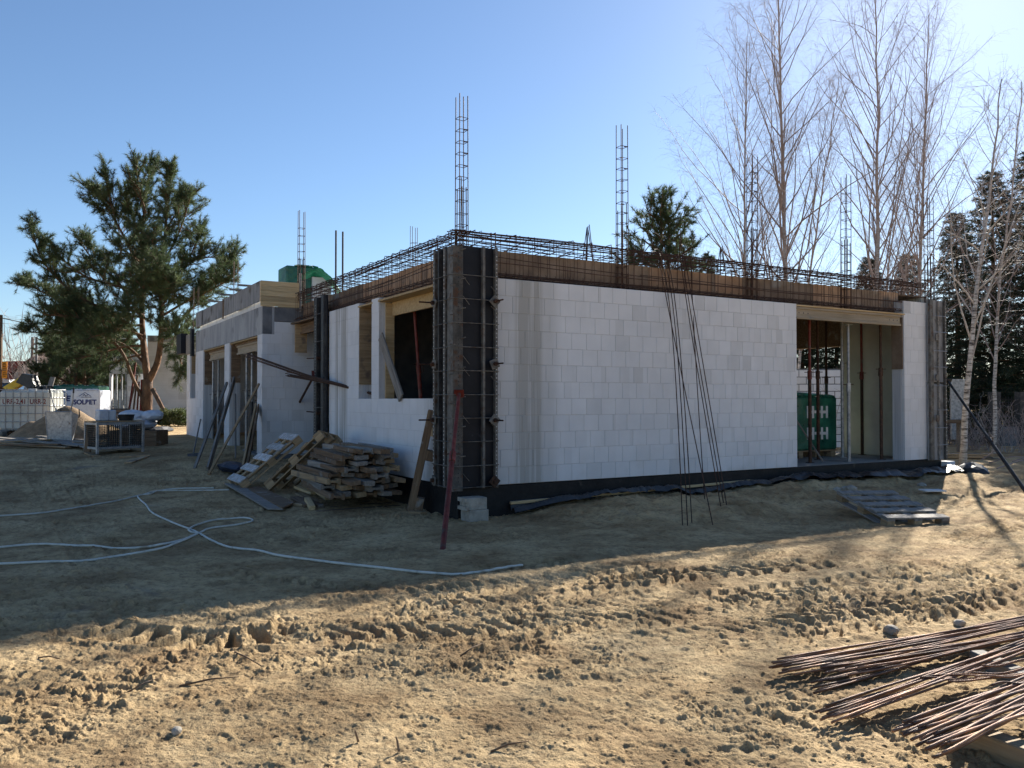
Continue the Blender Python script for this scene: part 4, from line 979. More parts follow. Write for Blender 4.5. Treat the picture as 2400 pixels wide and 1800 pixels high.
def bar_bundle(label, e0, e1, r0, r1, n, z0, z1, layers=1, r=.006, jit=.05):
    """bars fanned between a left edge e0..e1 and a right edge r0..r1 (photo pixels), z0 / z1 above the sand"""
    A = [G(*zq(*q)) for q in (e0, e1)]; B = [G(*zq(*q)) for q in (r0, r1)]
    A = [onZ(*zq(*q), z0 + a.z * .6) for q, a in zip((e0, e1), A)]; B = [onZ(*zq(*q), z1 + a.z * .6) for q, a in zip((r0, r1), B)]
    M_, L0 = frame((A[0] + A[1]) / 2, (B[0] + B[1]) / 2); inv = M_.inverted(); t = thing('rebar_bundle', label, 'rebar bundle', M=M_, group='bundles of the rebar pile on the sand')
    for i in range(n):
        u = (i + .5) / n + random.uniform(-.3, .3) / n; w = min(1, max(0, u + random.uniform(-jit, jit)))
        p = A[0].lerp(A[1], u); q = B[0].lerp(B[1], w); d = (q - p).normalized()
        p = p - d * random.uniform(-.10, .08); lay = (i % layers) * r * 1.7
        e = q + d * random.uniform(2.6, 3.4); e.z = float(base_h(e.x, e.y)) + .05
        pts = []
        for k in range(9): c = p.lerp(q, k / 8); c.z += lay + .010 * math.sin(k * .6 + i); pts.append(inv @ c)
        for k in range(1, 7):
            s = k / 6; c = q.lerp(e, s); c.z += lay + .02 * math.sin(math.pi * s); pts.append(inv @ c)
        MB().tube(pts, r, 7).build('bar', M_RIB, t, smooth=True)
bar_bundle('rebar bundle lying along the back of the pile beside the pale stone', (170, 520), (360, 618), (2212, 165), (2212, 235), 17, .05, .07, 2)
bar_bundle('thin spread rebar bundle second from the back of the pile', (500, 555), (840, 610), (2212, 285), (2212, 330), 11, .05, .08, 2)
bar_bundle('loose low rebar bundle whose tips rest on the sand', (590, 655), (570, 745), (2212, 270), (2212, 320), 6, .02, .06, 1)
bar_bundle('fanned rebar bundle crossing the middle of the pile', (590, 895), (780, 1005), (2212, 345), (2212, 440), 15, .045, .13, 2)
bar_bundle('few thin bars lying crosswise between the bundles of the pile', (1450, 632), (1500, 665), (2212, 590), (2212, 640), 5, .10, .12, 1, .005)
bar_bundle('thick orange-rusted rebar bundle with square-cut ends on a timber bearer', (1190, 1040), (1400, 1140), (2212, 640), (2212, 790), 14, .13, .16, 2, .0068, .02)
bar_bundle('front rebar bundle with even cut ends on a timber bearer', (1420, 1150), (1590, 1240), (2212, 800), (2212, 960), 12, .12, .15, 2, .0068, .02)
bar_bundle('pair of long bars lying slantwise over the front of the pile', (1790, 745), (1880, 525), (2212, 705), (2212, 490), 4, .17, .18, 1, .005)
def bearer(label, p, q, w, h, m, dz=0.):
    a, b = G(*zq(*p)), G(*zq(*q)); a.z = min(a.z, b.z) + h / 2 - .01; b.z = a.z; tag(plank('timber_bearer', a, b, w, h, m, bev=.006), label, 'timber bearer', 'timber bearers under the rebar pile')
bearer('pale squared timber bearer under the front bundle of the rebar pile', (1600, 1120), (2400, 1420), .10, .10, W['pallet'])
bearer('grey timber bearer under the middle of the rebar pile', (1830, 520), (2330, 760), .09, .08, W['grey'])
bearer('short pale timber bearer under the back of the rebar pile', (1330, 400), (1560, 420), .08, .05, W['grey'])
# ---------------------------------------------------------------- trees
class Segs:
    """tapered three-sided sticks gathered into one mesh"""
    def __init__(s): s.a = []; s.b = []; s.r = []; s.q = []
    def line(s, P, r0, r1):
        n = len(P) - 1
        for i in range(n):
            s.a.append(P[i]); s.b.append(P[i + 1]); s.r.append(r0 + (r1 - r0) * i / n); s.q.append(r0 + (r1 - r0) * (i + 1) / n)
    def build(s, name, m, parent, sides=3):
        A = np.array(s.a); B = np.array(s.b); R0 = np.array(s.r)[:, None]; R1 = np.array(s.q)[:, None]
        d = B - A; d /= np.linalg.norm(d, axis=1, keepdims=True) + 1e-9
        ref = np.where(np.abs(d[:, 2:3]) > .9, np.array([[1., 0, 0]]), np.array([[0, 0, 1.]]))
        x = np.cross(d, ref); x /= np.linalg.norm(x, axis=1, keepdims=True); y = np.cross(d, x)
        V = []
        for (c, rr) in ((A, R0), (B, R1)):
            for k in range(sides):
                t = k * 2 * math.pi / sides; V.append(c + rr * (x * math.cos(t) + y * math.sin(t)))
        V = np.stack(V, 1); n = len(A); o = (np.arange(n) * 2 * sides)[:, None]
        Fq = np.concatenate([o + np.array([[k, (k + 1) % sides, sides + (k + 1) % sides, sides + k]]) for k in range(sides)], 0)
        return tag(npmesh(name, V.reshape(-1, 3), Fq, m, parent, smooth=True), kind='stuff')
def bark_birch():
    m, n, l, b = nodes('birch_bark')
    tc = n.new('ShaderNodeTexCoord'); mp = n.new('ShaderNodeMapping'); mp.inputs['Scale'].default_value = (3, 3, 16); l.new(tc.outputs['Object'], mp.inputs[0])
    nz = n.new('ShaderNodeTexNoise'); nz.inputs['Scale'].default_value = 1.3; nz.inputs['Detail'].default_value = 6; nz.inputs['Roughness'].default_value = .7; l.new(mp.outputs[0], nz.inputs['Vector'])
    r = ramp(n, [(.40, (.06, .05, .045)), (.47, (.34, .31, .28)), (.6, (.56, .53, .5))]); l.new(nz.outputs[0], r.inputs[0])
    sx = n.new('ShaderNodeSeparateXYZ'); l.new(tc.outputs['Object'], sx.inputs[0])
    up = n.new('ShaderNodeMapRange'); l.new(sx.outputs[2], up.inputs[0]); up.inputs[1].default_value = 3.0; up.inputs[2].default_value = 8.5
    col = mix_(n, l, up.outputs[0], r.outputs[0], (.33, .275, .25)); l.new(col, b.inputs['Base Color']); b.inputs['Roughness'].default_value = .8; return m
M_BIRCH = bark_birch()
M_TWIG = mat('birch_twigs', [(.19, .145, .135), (.26, .205, .19), (.33, .27, .25)], scale=1, rough=.7, bump=0, rnd=.1)
M_WTWIG = mat('pale_birch_branches', [(.24, .2, .175), (.36, .32, .29), (.5, .46, .42)], scale=3, rough=.6, bump=0, rnd=.1)
M_PBARK = mat('pine_bark', [(.06, .038, .027), (.12, .07, .043), (.20, .115, .065)], scale=5, stretch=(1, 1, .5), rough=.9, bump=.8, bscale=14, rnd=0, bdist=.02)
def foliage(name, cols, sc=1.2, tr=.35):
    m, n, l, b = nodes(name)
    geo = n.new('ShaderNodeNewGeometry'); nz = n.new('ShaderNodeTexNoise'); nz.inputs['Scale'].default_value = sc; nz.inputs['Detail'].default_value = 4; l.new(geo.outputs['Position'], nz.inputs['Vector'])
    r = ramp(n, [(.32 + .36 * i / (len(cols) - 1), c) for i, c in enumerate(cols)]); l.new(nz.outputs[0], r.inputs[0]); l.new(r.outputs[0], b.inputs['Base Color']); b.inputs['Roughness'].default_value = .62; b.inputs['Specular IOR Level'].default_value = .25
    t = n.new('ShaderNodeBsdfTranslucent'); l.new(r.outputs[0], t.inputs[0]); mx = n.new('ShaderNodeMixShader'); mx.inputs[0].default_value = tr
    l.new(b.outputs[0], mx.inputs[1]); l.new(t.outputs[0], mx.inputs[2]); l.new(mx.outputs[0], n['Material Output'].inputs[0]); return m
M_PINE = foliage('pine_needles', [(.045, .07, .032), (.07, .10, .045), (.11, .14, .065)])
M_SPRUCE = foliage('spruce_needles', [(.018, .032, .022), (.028, .046, .028), (.045, .065, .036)], tr=.15)
M_BUSH = foliage('brushwood_green', [(.05, .075, .025), (.085, .11, .04), (.13, .14, .06)])

def birch(label, base, h, seed, lean=(0, 0), r=.11, nb=46, low=.16, spread=1.0, curve=0.25, mtrunk=None, tw=.0017, pale=False, droop=1.0, den=1.05, leaders=2, trunk_px=None, fork=False):
    rg = np.random.default_rng(seed); base = Vector(base)
    t = thing('birch_tree', label, 'birch tree', base, group='bare birches behind the house')
    T = []; k = 16; wx, wy = rg.normal(0, .16, 2)
    for i in range(k + 1):
        u = i / k; T.append(np.array([lean[0] * h * (u ** (1 + curve)) + wx * math.sin(u * 5) * .6 + rg.normal(0, .02), lean[1] * h * u + wy * math.sin(u * 4), h * u - .15 * (i == 0)]))
    T = np.array(T)
    MB().tube([Vector(p) for p in T], [r * .66 * (1.25 if i == 0 else 1) * (1 - .93 * (i / k) ** .8) + .006 for i in range(k + 1)], 9).build('trunk', mtrunk or M_BIRCH, t, smooth=True)
    B, S = Segs(), Segs()
    def polyline(p, d, L, n, up, jit):
        P = [p]; d = d / np.linalg.norm(d)
        for i in range(n):
            d = d + np.array([0, 0, up / n]) + rg.normal(0, jit, 3); d /= np.linalg.norm(d); P.append(P[-1] + d * L / n)
        return P
    for i in range(nb):
        u = low + (.985 - low) * ((i + rg.random()) / nb) ** .9; q = u * k; j = min(int(q), k - 1); p = T[j] + (T[j + 1] - T[j]) * (q - j)
        az = i * 2.4 + rg.uniform(-.5, .5); L = (h * .30 * (1.02 - u) ** .62 + .35) * rg.uniform(.7, 1.15) * spread
        el = R_(rg.uniform(46, 66)) if u > .3 else R_(rg.uniform(30, 55))
        if i < leaders: u = rg.uniform(.2, .38); q = u * k; j = int(q); p = T[j]; L = h * rg.uniform(.40, .56); el = R_(rg.uniform(66, 76)); az = rg.choice([0, math.pi]) + rg.uniform(-.7, .7)
        d = np.array([math.cos(az) * math.cos(el), math.sin(az) * math.cos(el), math.sin(el)])
        P = polyline(p, d, L, 6, rg.uniform(.1, .7), .11); B.line(P, max(.005, r * .27 * (1.05 - u) + .003), .0028)
        ns = int((4 + L * 3.4) * den)
        for s in range(ns):
            v = .18 + .8 * (s + rg.random()) / ns; w = v * 6; e = min(int(w), 5); p2 = P[e] + (P[e + 1] - P[e]) * (w - e)
            dd = (P[e + 1] - P[e]); dd = dd / np.linalg.norm(dd) + rg.normal(0, .55, 3); L2 = rg.uniform(.35, .95) * (1.15 - v * .5) * (.6 + .18 * L)
            P2 = polyline(p2, dd, L2, 4, rg.uniform(-.1, .5), .10); S.line(P2, tw * 1.5, tw * .8)
            for _ in range(int(2 + L2 * 4.5)):
                c = P2[rg.integers(1, 5)]; d3 = rg.normal(0, .6, 3) + np.array([0, 0, -.15]) + (P2[-1] - P2[0]) * .8 / L2
                S.line(polyline(c, d3, rg.uniform(.18, .55), 3, -.75 * droop, .12), tw, tw * .55)
    B.build('branches', M_WTWIG if pale else M_TWIG, t, 4); S.build('twigs', M_WTWIG if pale else M_TWIG, t)
    return t
def bpos(px, d, z=0.0):
    p = at_depth(px, HY, d); return Vector((p.x, p.y, z))
birch('tall bare birch whose crown overhangs the roof beside the pine top', bpos(1742, 27), 13.2, 1, (.015, 0), .11, 58, .2, 1.5)
birch('tallest bare birch with a thick straight stem behind the long wall', bpos(1842, 26), 15.8, 2, (-.01, 0), .15, 64, .22, 1.3, leaders=4)
birch('slender bare birch standing close behind the tallest birch', bpos(1798, 29), 9.8, 3, (.0, .0), .07, 36, .25, .8)
birch('bare birch leaning away from the tallest birch over the roof', bpos(1862, 27), 12.2, 4, (.13, .02), .085, 46, .2, 1.0)
birch('tall bare birch with dark stem above the wide opening', bpos(2055, 25), 14.6, 5, (.004, 0), .13, 60, .25, 1.3, leaders=4)
birch('bare multi-stemmed birch leaning beside the dark stem', bpos(2040, 27), 10.5, 6, (.14, .0), .075, 42, .12, .9)
birch('bare birch rising behind the far column cage', bpos(2150, 25), 13.2, 7, (.035, 0), .11, 56, .18, 1.3, leaders=3)
birch('thin bare birch between the dark stem birch and the far cage', bpos(2090, 28), 10.5, 8, (.10, .0), .07, 40, .1, .9)
birch('bare birch rising above the dark spruces at the plot edge', bpos(2330, 22), 10.0, 9, (.075, 0), .08, 40, .2, .7)
pb = G(2257, 1094)
birch('white-barked young birch standing by the plank stack past the house', pb, 8.6, 10, (.115, .02), .105, 26, .26, .95, .1, tw=.0028, pale=True, droop=.4, den=.6)
birch('small bare birch half hidden by the pine top behind the roof', bpos(1610, 30), 7.0, 12, (-.03, 0), .05, 34, .2, 1.2)

def needles(name, m, parent, C, D, n, L, w, rg, spread=1.0):
    """tufts: n thin triangles at each point C fanned round direction D"""
    k = len(C); Cn = np.repeat(C, n, 0); d = np.repeat(D, n, 0) * .75 + rg.normal(0, .62 * spread, (k * n, 3)); d /= np.linalg.norm(d, axis=1, keepdims=True)
    x = np.cross(d, rg.normal(0, 1, (k * n, 3))); x /= np.linalg.norm(x, axis=1, keepdims=True) + 1e-9
    ln = L * rg.uniform(.65, 1.15, (k * n, 1)); root = Cn - np.repeat(D, n, 0) * rg.uniform(0, L * 1.1, (k * n, 1))
    V = np.stack([root - x * w, root + x * w, root + d * ln], 1).reshape(-1, 3)
    return npmesh(name, V, np.arange(len(V)).reshape(-1, 3), m, parent)
def pine_from(label, limbs, base, trunk, seed, depth, sub=7, tuft=22, nl=.15, nw=.0075, dens=1.0):
    """limbs: lists of (px, py) with a depth shift at the tip; wood and needles grow from them"""
    rg = np.random.default_rng(seed); t = thing('pine_tree', label, 'pine tree', base, group='pines')
    b0 = np.array(base)
    tp = [Vector(at_depth(x, y, depth)) - Vector(base) for x, y in trunk]; tp[0].z -= .2
    MB().tube(tp, [.25, .215, .20, .19][:len(tp)] if len(tp) >= 3 else [.12, .1], 10).build('trunk', M_PBARK, t, smooth=True)
    B = Segs(); C = []; D = []
    def grow(P, sh, r0, leaf0):
        n = len(P); Q = []
        for i, (x, y) in enumerate(P):
            u = i / (n - 1); Q.append(np.array(at_depth(x, y, depth + sh * u)) - b0)
        Q = np.array([np.array(v) for v in catmull([Vector(q) for q in Q], 4)]); m_ = len(Q) - 1
        B.line(list(Q), r0, .02); tot = np.linalg.norm(Q[1:] - Q[:-1], axis=1).sum()
        ns = int(tot * sub * dens)
        for s in range(ns):
            u = leaf0 + (1 - leaf0) * (s + rg.random()) / ns; q = u * m_; j = min(int(q), m_ - 1); p = Q[j] + (Q[j + 1] - Q[j]) * (q - j)
            d = (Q[j + 1] - Q[j]); d /= np.linalg.norm(d) + 1e-9; dd = d * .7 + rg.normal(0, .75, 3); dd[2] += .25; dd /= np.linalg.norm(dd)
            L = rg.uniform(.4, 1.55) * (1.22 - .85 * u); e = p + dd * L * .6; dd2 = dd + np.array([0, 0, .35]) + rg.normal(0, .15, 3); dd2 /= np.linalg.norm(dd2); e2 = e + dd2 * L * .4
            B.line([p, e, e2], .016, .007); C.append(e2); D.append(dd2); C.append(e); D.append(dd)
            for _ in range(5):
                v = rg.uniform(.3, 1); o = p + (e2 - p) * v; d3 = dd + rg.normal(0, .6, 3); d3[2] += .3; d3 /= np.linalg.norm(d3); o2 = o + d3 * rg.uniform(.15, .4); B.line([o, o2], .008, .005); C.append(o2); D.append(d3)
    for P, sh, r0, leaf0 in limbs: grow(P, sh, r0, leaf0)
    B.build('branches', M_PBARK, t, 5); needles('crown', M_PINE, t, np.array(C), np.array(D), tuft, nl, nw, rg)
    return t
def zp(P): return [(x * .398, 340 + y * .398) for x, y in P]
PD = 31.0
pbase = at_depth(865 * .398, 998, PD)
limbs = [
 (zp([(868, 1400), (850, 1230), (838, 1100), (835, 950), (838, 700), (840, 500), (860, 300), (885, 110)]), .6, .15, .42),
 (zp([(872, 1400), (925, 1280), (945, 1150), (950, 1000), (945, 850), (965, 600), (985, 350), (1000, 130)]), -.8, .14, .42),
 (zp([(838, 1490), (780, 1370), (730, 1240), (660, 1150), (560, 1080), (400, 1105), (130, 1100)]), -1.0, .075, .45),
 (zp([(845, 1280), (780, 1210), (690, 1160), (560, 1150), (400, 1190), (300, 1210)]), 1.5, .06, .4),
 (zp([(838, 1150), (760, 1060), (640, 980), (480, 900), (330, 780), (230, 640), (185, 470)]), -1.2, .07, .35),
 (zp([(835, 1010), (770, 920), (690, 800), (560, 690), (450, 540)]), .8, .07, .35),
 (zp([(838, 1010), (600, 1000), (400, 940), (240, 860), (150, 810)]), 1.2, .055, .3),
 (zp([(838, 1060), (620, 1060), (430, 1010), (260, 1000)]), -1.8, .05, .3),
 (zp([(838, 860), (650, 820), (480, 760), (330, 640)]), -1.5, .05, .3),
 (zp([(838, 800), (760, 600), (680, 450), (600, 320), (530, 260)]), .5, .06, .3), (zp([(690, 470), (650, 330), (620, 180)]), -.6, .04, .2),
 (zp([(838, 600), (780, 420), (730, 270)]), 1.0, .04, .2), (zp([(860, 400), (820, 260), (800, 130)]), -.5, .035, .2),
 (zp([(945, 1100), (1050, 1050), (1140, 950), (1250, 800), (1380, 650)]), .3, .065, .4),
 (zp([(950, 1010), (1100, 920), (1230, 860), (1370, 780)]), -1.5, .05, .35),
 (zp([(950, 900), (1060, 780), (1190, 500)]), 1.0, .055, .3), (zp([(945, 800), (1080, 700), (1230, 660), (1330, 680)]), 1.6, .05, .3),
 (zp([(960, 700), (1060, 500), (1120, 300)]), -.6, .05, .25), (zp([(975, 500), (1050, 380), (1090, 290)]), 1.0, .035, .2),
 (zp([(945, 1200), (1020, 1170), (1060, 1260), (1075, 1350)]), -.8, .04, .35), (zp([(945, 1120), (1010, 1100), (1050, 1120)]), -1.6, .04, .3),
 (zp([(838, 1180), (720, 1190), (540, 1240), (360, 1270)]), -1.2, .05, .3), (zp([(850, 1230), (760, 1250), (640, 1290), (520, 1300)]), 1.6, .04, .3), (zp([(945, 1150), (1040, 1120), (1130, 1080)]), 1.2, .04, .25),
 (zp([(840, 900), (850, 820), (880, 740)]), -2.4, .05, .2), (zp([(950, 850), (960, 780), (930, 700)]), -2.4, .05, .2), (zp([(840, 1000), (800, 980), (740, 960)]), -2.6, .05, .2), (zp([(940, 700), (900, 620), (900, 540)]), -1.8, .04, .2),
 (zp([(850, 900), (840, 800), (800, 700)]), 2.4, .05, .2), (zp([(950, 950), (1000, 880), (1040, 820)]), -2.2, .05, .2), (zp([(840, 700), (760, 640), (700, 600)]), -1.8, .04, .2), (zp([(838, 1120), (740, 1090), (640, 1100), (520, 1140)]), -2.2, .05, .3),
]
pine_from('big forked pine standing between the garage and the sand heap', limbs, pbase, zp([(865, 1660), (862, 1550), (868, 1450), (868, 1380)]), 21, PD, sub=11, tuft=36, nl=.19, nw=.0072)
def simple_pine(label, px, py_base, py_top, depth, w_px, seed, n=22, dens=1.0, low=.1, leaders=2, tuft=20):
    rg = np.random.default_rng(seed); L = []
    for j in range(leaders): L.append(([(px + j * 22, py_base), (px + j * 18 + 4, (py_base + py_top) / 2), (px + j * 20 + rg.uniform(-8, 8), py_top + j * 25)], rg.uniform(-.5, .5), .10, .45))
    for i in range(n):
        u = low + (.9 - low) * i / n; y = py_base + (py_top - py_base) * u; s = (-1) ** i; l = w_px * (1.02 - u) ** .8 * rg.uniform(.6, 1.05) + 10
        L.append(([(px + 6, y), (px + 6 + s * l * .5, y - l * .22), (px + 6 + s * l, y - l * rg.uniform(.35, .7))], rg.uniform(-1.6, 1.6), .035, .2))
    base = at_depth(px, py_base, depth)
    return pine_from(label, L, base, [(px, py_base + 4), (px + 2, py_base - 40)], seed, depth, sub=8, tuft=tuft + 14, nl=.17, nw=.0075, dens=dens)
simple_pine('young pine showing above the roof reinforcement', 1545, 820, 470, 24, 105, 31, 24, .62)
simple_pine('dark bushy pine behind the wrapped block pallets', 175, 975, 690, 38, 95, 32, 26, 1.5, .0)
simple_pine('low dark pine behind the wrapped block pallets beside a bushy one', 255, 975, 730, 40, 80, 33, 22, 1.3, .0)

def spruce(label, base, h, rad, seed, m=None, n=200):
    rg = np.random.default_rng(seed); t = thing('spruce_tree', label, 'spruce tree', base, group='dark spruces at the plot edge')
    MB().tube([Vector((0, 0, -.1)), Vector((.03, 0, h * .5)), Vector((0, 0, h))], [.16, .09, .012], 8).build('trunk', M_PBARK, t)
    B = Segs(); C = []; D = []
    for i in range(n):
        u = .03 + .96 * ((i + rg.random()) / n) ** 1.1; az = i * 2.399 + rg.uniform(-.3, .3); L = rad * ((1 - u) ** .75) * rg.uniform(.75, 1.12) + .12
        p = np.array([0, 0, h * u]); d = np.array([math.cos(az), math.sin(az), .15 - .5 * (1 - u)]); d /= np.linalg.norm(d)
        mid = p + d * L * .55; tip = p + d * L + np.array([0, 0, .10 * L]); B.line([p, mid, tip], .018, .005)
        k = int(3 + L * 9)
        for s in range(k):
            v = .2 + .8 * s / k; q = p + d * L * v; sd_ = np.cross(d, [0, 0, 1]) * (1 if s % 2 else -1)
            dd = d * .6 + sd_ * rg.uniform(.3, .9) + np.array([0, 0, rg.uniform(-.7, .1)]); dd /= np.linalg.norm(dd)
            e = q + dd * rg.uniform(.12, .38); B.line([q, e], .005, .003); C += [e, (q + e) / 2]; D += [dd, dd]
        C.append(tip); D.append(d)
    B.build('branches', M_PBARK, t, 3); needles('crown', m or M_SPRUCE, t, np.array(C), np.array(D), 13, .14, .012, rg, 1.1)
for i, (px, d, h, rad, lab) in enumerate(((2040, 34, 7.4, 1.6, 'low dark spruce showing behind the far column form'), (2130, 36, 7.9, 1.8, 'dark spruce just past the far end of the house'), (2245, 31, 8.6, 1.9, 'dark spruce behind the white-barked birch'), (2330, 29, 9.6, 2.2, 'tall dark spruce behind the lattice fence'), (2420, 28, 10.0, 2.3, 'tallest dark spruce of the plot edge row'), (2520, 30, 9.5, 2.3, 'dark spruce at the end of the plot edge row'), (1960, 38, 6.8, 1.7, 'dark spruce seen through the wide opening'), (1880, 36, 6.2, 1.5, 'dark spruce seen through the opening above the shed wall'))):
    spruce(lab, bpos(px, d, .0), h, rad, 60 + i, n=230)
spruce('small spruce tip peeping over the roof beside the young pine', bpos(1662, 30, 0), 6.9, .9, 90, n=110)

def shrub(name, label, cat, base, h, rad, n, seed, m=M_TWIG, tw=.005, group='bare shrubs', up=.4):
    rg = np.random.default_rng(seed); t = thing(name, label, cat, base, group=group); S = Segs(); B = Segs()
    for i in range(n):
        az = rg.uniform(0, 6.28); el = R_(rg.uniform(35, 85)); d = np.array([math.cos(az) * math.cos(el), math.sin(az) * math.cos(el), math.sin(el)]); L = h * rg.uniform(.55, 1.1); p = rg.normal(0, rad * .25, 3) * np.array([1, 1, 0]); P = [p]
        for k in range(5): d = d + rg.normal(0, .12, 3) + np.array([0, 0, up / 5 - .05]); d /= np.linalg.norm(d); P.append(P[-1] + d * L / 5)
        B.line(P, tw * 2.2, tw)
        for s in range(9):
            c = P[rg.integers(1, 6)]; d2 = d + rg.normal(0, .6, 3); d2 /= np.linalg.norm(d2); e = c + d2 * rg.uniform(.15, .45) * h * .5; S.line([c, (c + e) / 2 + rg.normal(0, .04, 3), e], tw, tw * .6)
    B.build('stems', m, t, 3); S.build('twigs', m, t); return t
shrub('bare_tree', 'bushy bare tree before the red-roofed house', 'bare tree', bpos(60, 46, .4), 5.6, 1.2, 60, 101, tw=.010)
shrub('bare_tree', 'lower bare tree beside the concrete pole', 'bare tree', bpos(105, 48, .4), 4.0, 1.0, 40, 102, tw=.010)
for i, (px, d, h) in enumerate(((2300, 24, 1.5), (2360, 23, 1.3), (2420, 22, 1.4), (2270, 26, 1.6), (2210, 27, 1.5), (1900, 25.5, 1.6), (1950, 26, 2.2))):
    shrub('bare_shrub', 'tangled bare shrub growing at the plot edge past the house' if i < 5 else 'bare shrub seen through the wide opening before the shed wall', 'shrub', bpos(px, d, 0), h, .8, 26, 110 + i, M_WTWIG if i % 2 else M_TWIG)
# far woods closing the horizon
def far_wood():
    rg = np.random.default_rng(77); S = Segs(); C = []; D = []
    for i in range(520):
        az = rg.uniform(R_(-75), R_(75)); r = rg.uniform(95, 160); h = rg.uniform(3.0, 6.5) * (1.0 if az > 0 else .8); p = np.array([r * math.sin(az), r * math.cos(az), .3])
        S.line([p, p + np.array([0, 0, h])], .12, .03)
        for _ in range(26):
            u = rg.random() ** .7; c = p + np.array([rg.normal(0, .9 * (1.1 - u)), rg.normal(0, .9 * (1.1 - u)), h * u]); C.append(c); D.append(np.array([0, 0, 1.]))
    o = needles('far_wood', M_SPRUCE, None, np.array(C), np.array(D), 7, 1.0, .16, rg, 1.2); tag(o, 'far low belt of woods along the horizon', 'woods', kind='stuff')
    S.build('trunks', M_TWIG, o)
far_wood()
# ---------------------------------------------------------------- yard behind: heap, crate, tank, pallets, mixer
def text_mesh(name, body, size, m, parent, M, bold=0.0, xs=1.0, depth=.002):
    cu = bpy.data.curves.new(name, 'FONT'); cu.body = body; cu.size = size; cu.offset = bold; cu.extrude = depth; cu.align_x = 'CENTER'; cu.align_y = 'CENTER'
    o = bpy.data.objects.new('tmp', cu); COL.objects.link(o); dg = bpy.context.evaluated_depsgraph_get(); me = bpy.data.meshes.new_from_object(o.evaluated_get(dg)); bpy.data.objects.remove(o)
    me.materials.clear(); me.materials.append(m); q = bpy.data.objects.new(name, me); link(q, parent); q.matrix_local = M @ Matrix.Diagonal((xs, 1, 1, 1)); return q
STAND = Matrix.Rotation(R_(90), 4, 'X')          # text on a face looking to -y
M_NAVY = mat('navy_print', [(.012, .02, .10), (.02, .03, .14)], rough=.5, rnd=0, bump=0)
M_REDMARK = mat('red_marker', [(.16, .03, .035), (.2, .04, .04)], rough=.6, rnd=0, bump=0)
M_WRAP = mat('white_film_wrap', [(.42, .45, .52), (.50, .53, .59), (.56, .59, .64)], scale=4, rough=.3, bump=.6, bscale=7, rnd=.04, spec=.5, bdist=.02)
M_GREENW = mat('green_film_wrap', [(.008, .07, .045), (.015, .11, .07), (.03, .16, .10)], scale=3, rough=.32, bump=.6, bscale=6, rnd=.06, spec=.5, bdist=.02)
M_TARP = mat('bright_green_film', [(.02, .25, .15), (.04, .36, .22), (.08, .45, .3)], scale=5, rough=.35, bump=.6, bscale=9, rnd=.05, spec=.5, bdist=.03)
M_TANK = mat('translucent_tank', [(.36, .38, .35), (.44, .46, .43), (.50, .51, .48)], scale=2, rough=.4, bump=.15, rnd=0)
M_YEL = mat('yellow_paint', [(.55, .33, .02), (.68, .42, .03), (.72, .48, .06)], scale=4, rough=.42, bump=.1, rnd=0, dirt=((.25, .18, .08), 5, .62))
M_MIX = mat('faded_red_paint', [(.26, .10, .075), (.36, .15, .11), (.44, .22, .17)], scale=6, rough=.65, bump=.2, rnd=.06, dirt=((.35, .33, .30), 7, .56))
M_BLUE = mat('blue_plastic', [(.02, .07, .16), (.03, .10, .22), (.05, .14, .28)], scale=5, rough=.45, bump=.1, rnd=.1)
M_ORANGE = mat('orange_sign', [(.75, .25, .01), (.85, .32, .02)], rough=.5, rnd=0, bump=0)
M_TILE = mat('red_roof_tile', [(.20, .035, .025), (.28, .055, .038), (.34, .09, .06)], scale=6, rough=.7, rnd=.15)
M_RENDER = mat('grey_render', [(.27, .26, .24), (.34, .33, .31), (.4, .39, .37)], scale=3, rough=.9, rnd=.05)
M_HEAP = mat('shade_toned_heap_sand', [(.16, .11, .065), (.23, .16, .095), (.30, .215, .13)], scale=4, rough=.95, bump=.7, bscale=30, rnd=0, bdist=.012)  # darker than the ground sand; the heap's shade is put into this colour
def gp(px, py, dz=0.): return G(px, py, dz)
# sand heap
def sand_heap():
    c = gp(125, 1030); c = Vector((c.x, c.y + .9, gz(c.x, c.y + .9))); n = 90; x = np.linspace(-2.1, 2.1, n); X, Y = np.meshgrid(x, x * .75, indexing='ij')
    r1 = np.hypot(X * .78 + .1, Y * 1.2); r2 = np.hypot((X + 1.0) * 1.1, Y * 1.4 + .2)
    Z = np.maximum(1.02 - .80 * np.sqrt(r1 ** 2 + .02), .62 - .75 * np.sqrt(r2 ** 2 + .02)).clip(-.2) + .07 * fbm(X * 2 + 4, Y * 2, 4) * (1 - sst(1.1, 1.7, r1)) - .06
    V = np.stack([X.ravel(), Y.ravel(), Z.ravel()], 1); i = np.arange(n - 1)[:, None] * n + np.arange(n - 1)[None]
    o = npmesh('sand_heap', V, np.stack([i, i + n, i + n + 1, i + 1], -1).reshape(-1, 4), M_HEAP, smooth=True); o.location = c; tag(o, 'heap of sand coloured darker for shade behind the upended wheelbarrow', 'sand heap')
sand_heap()
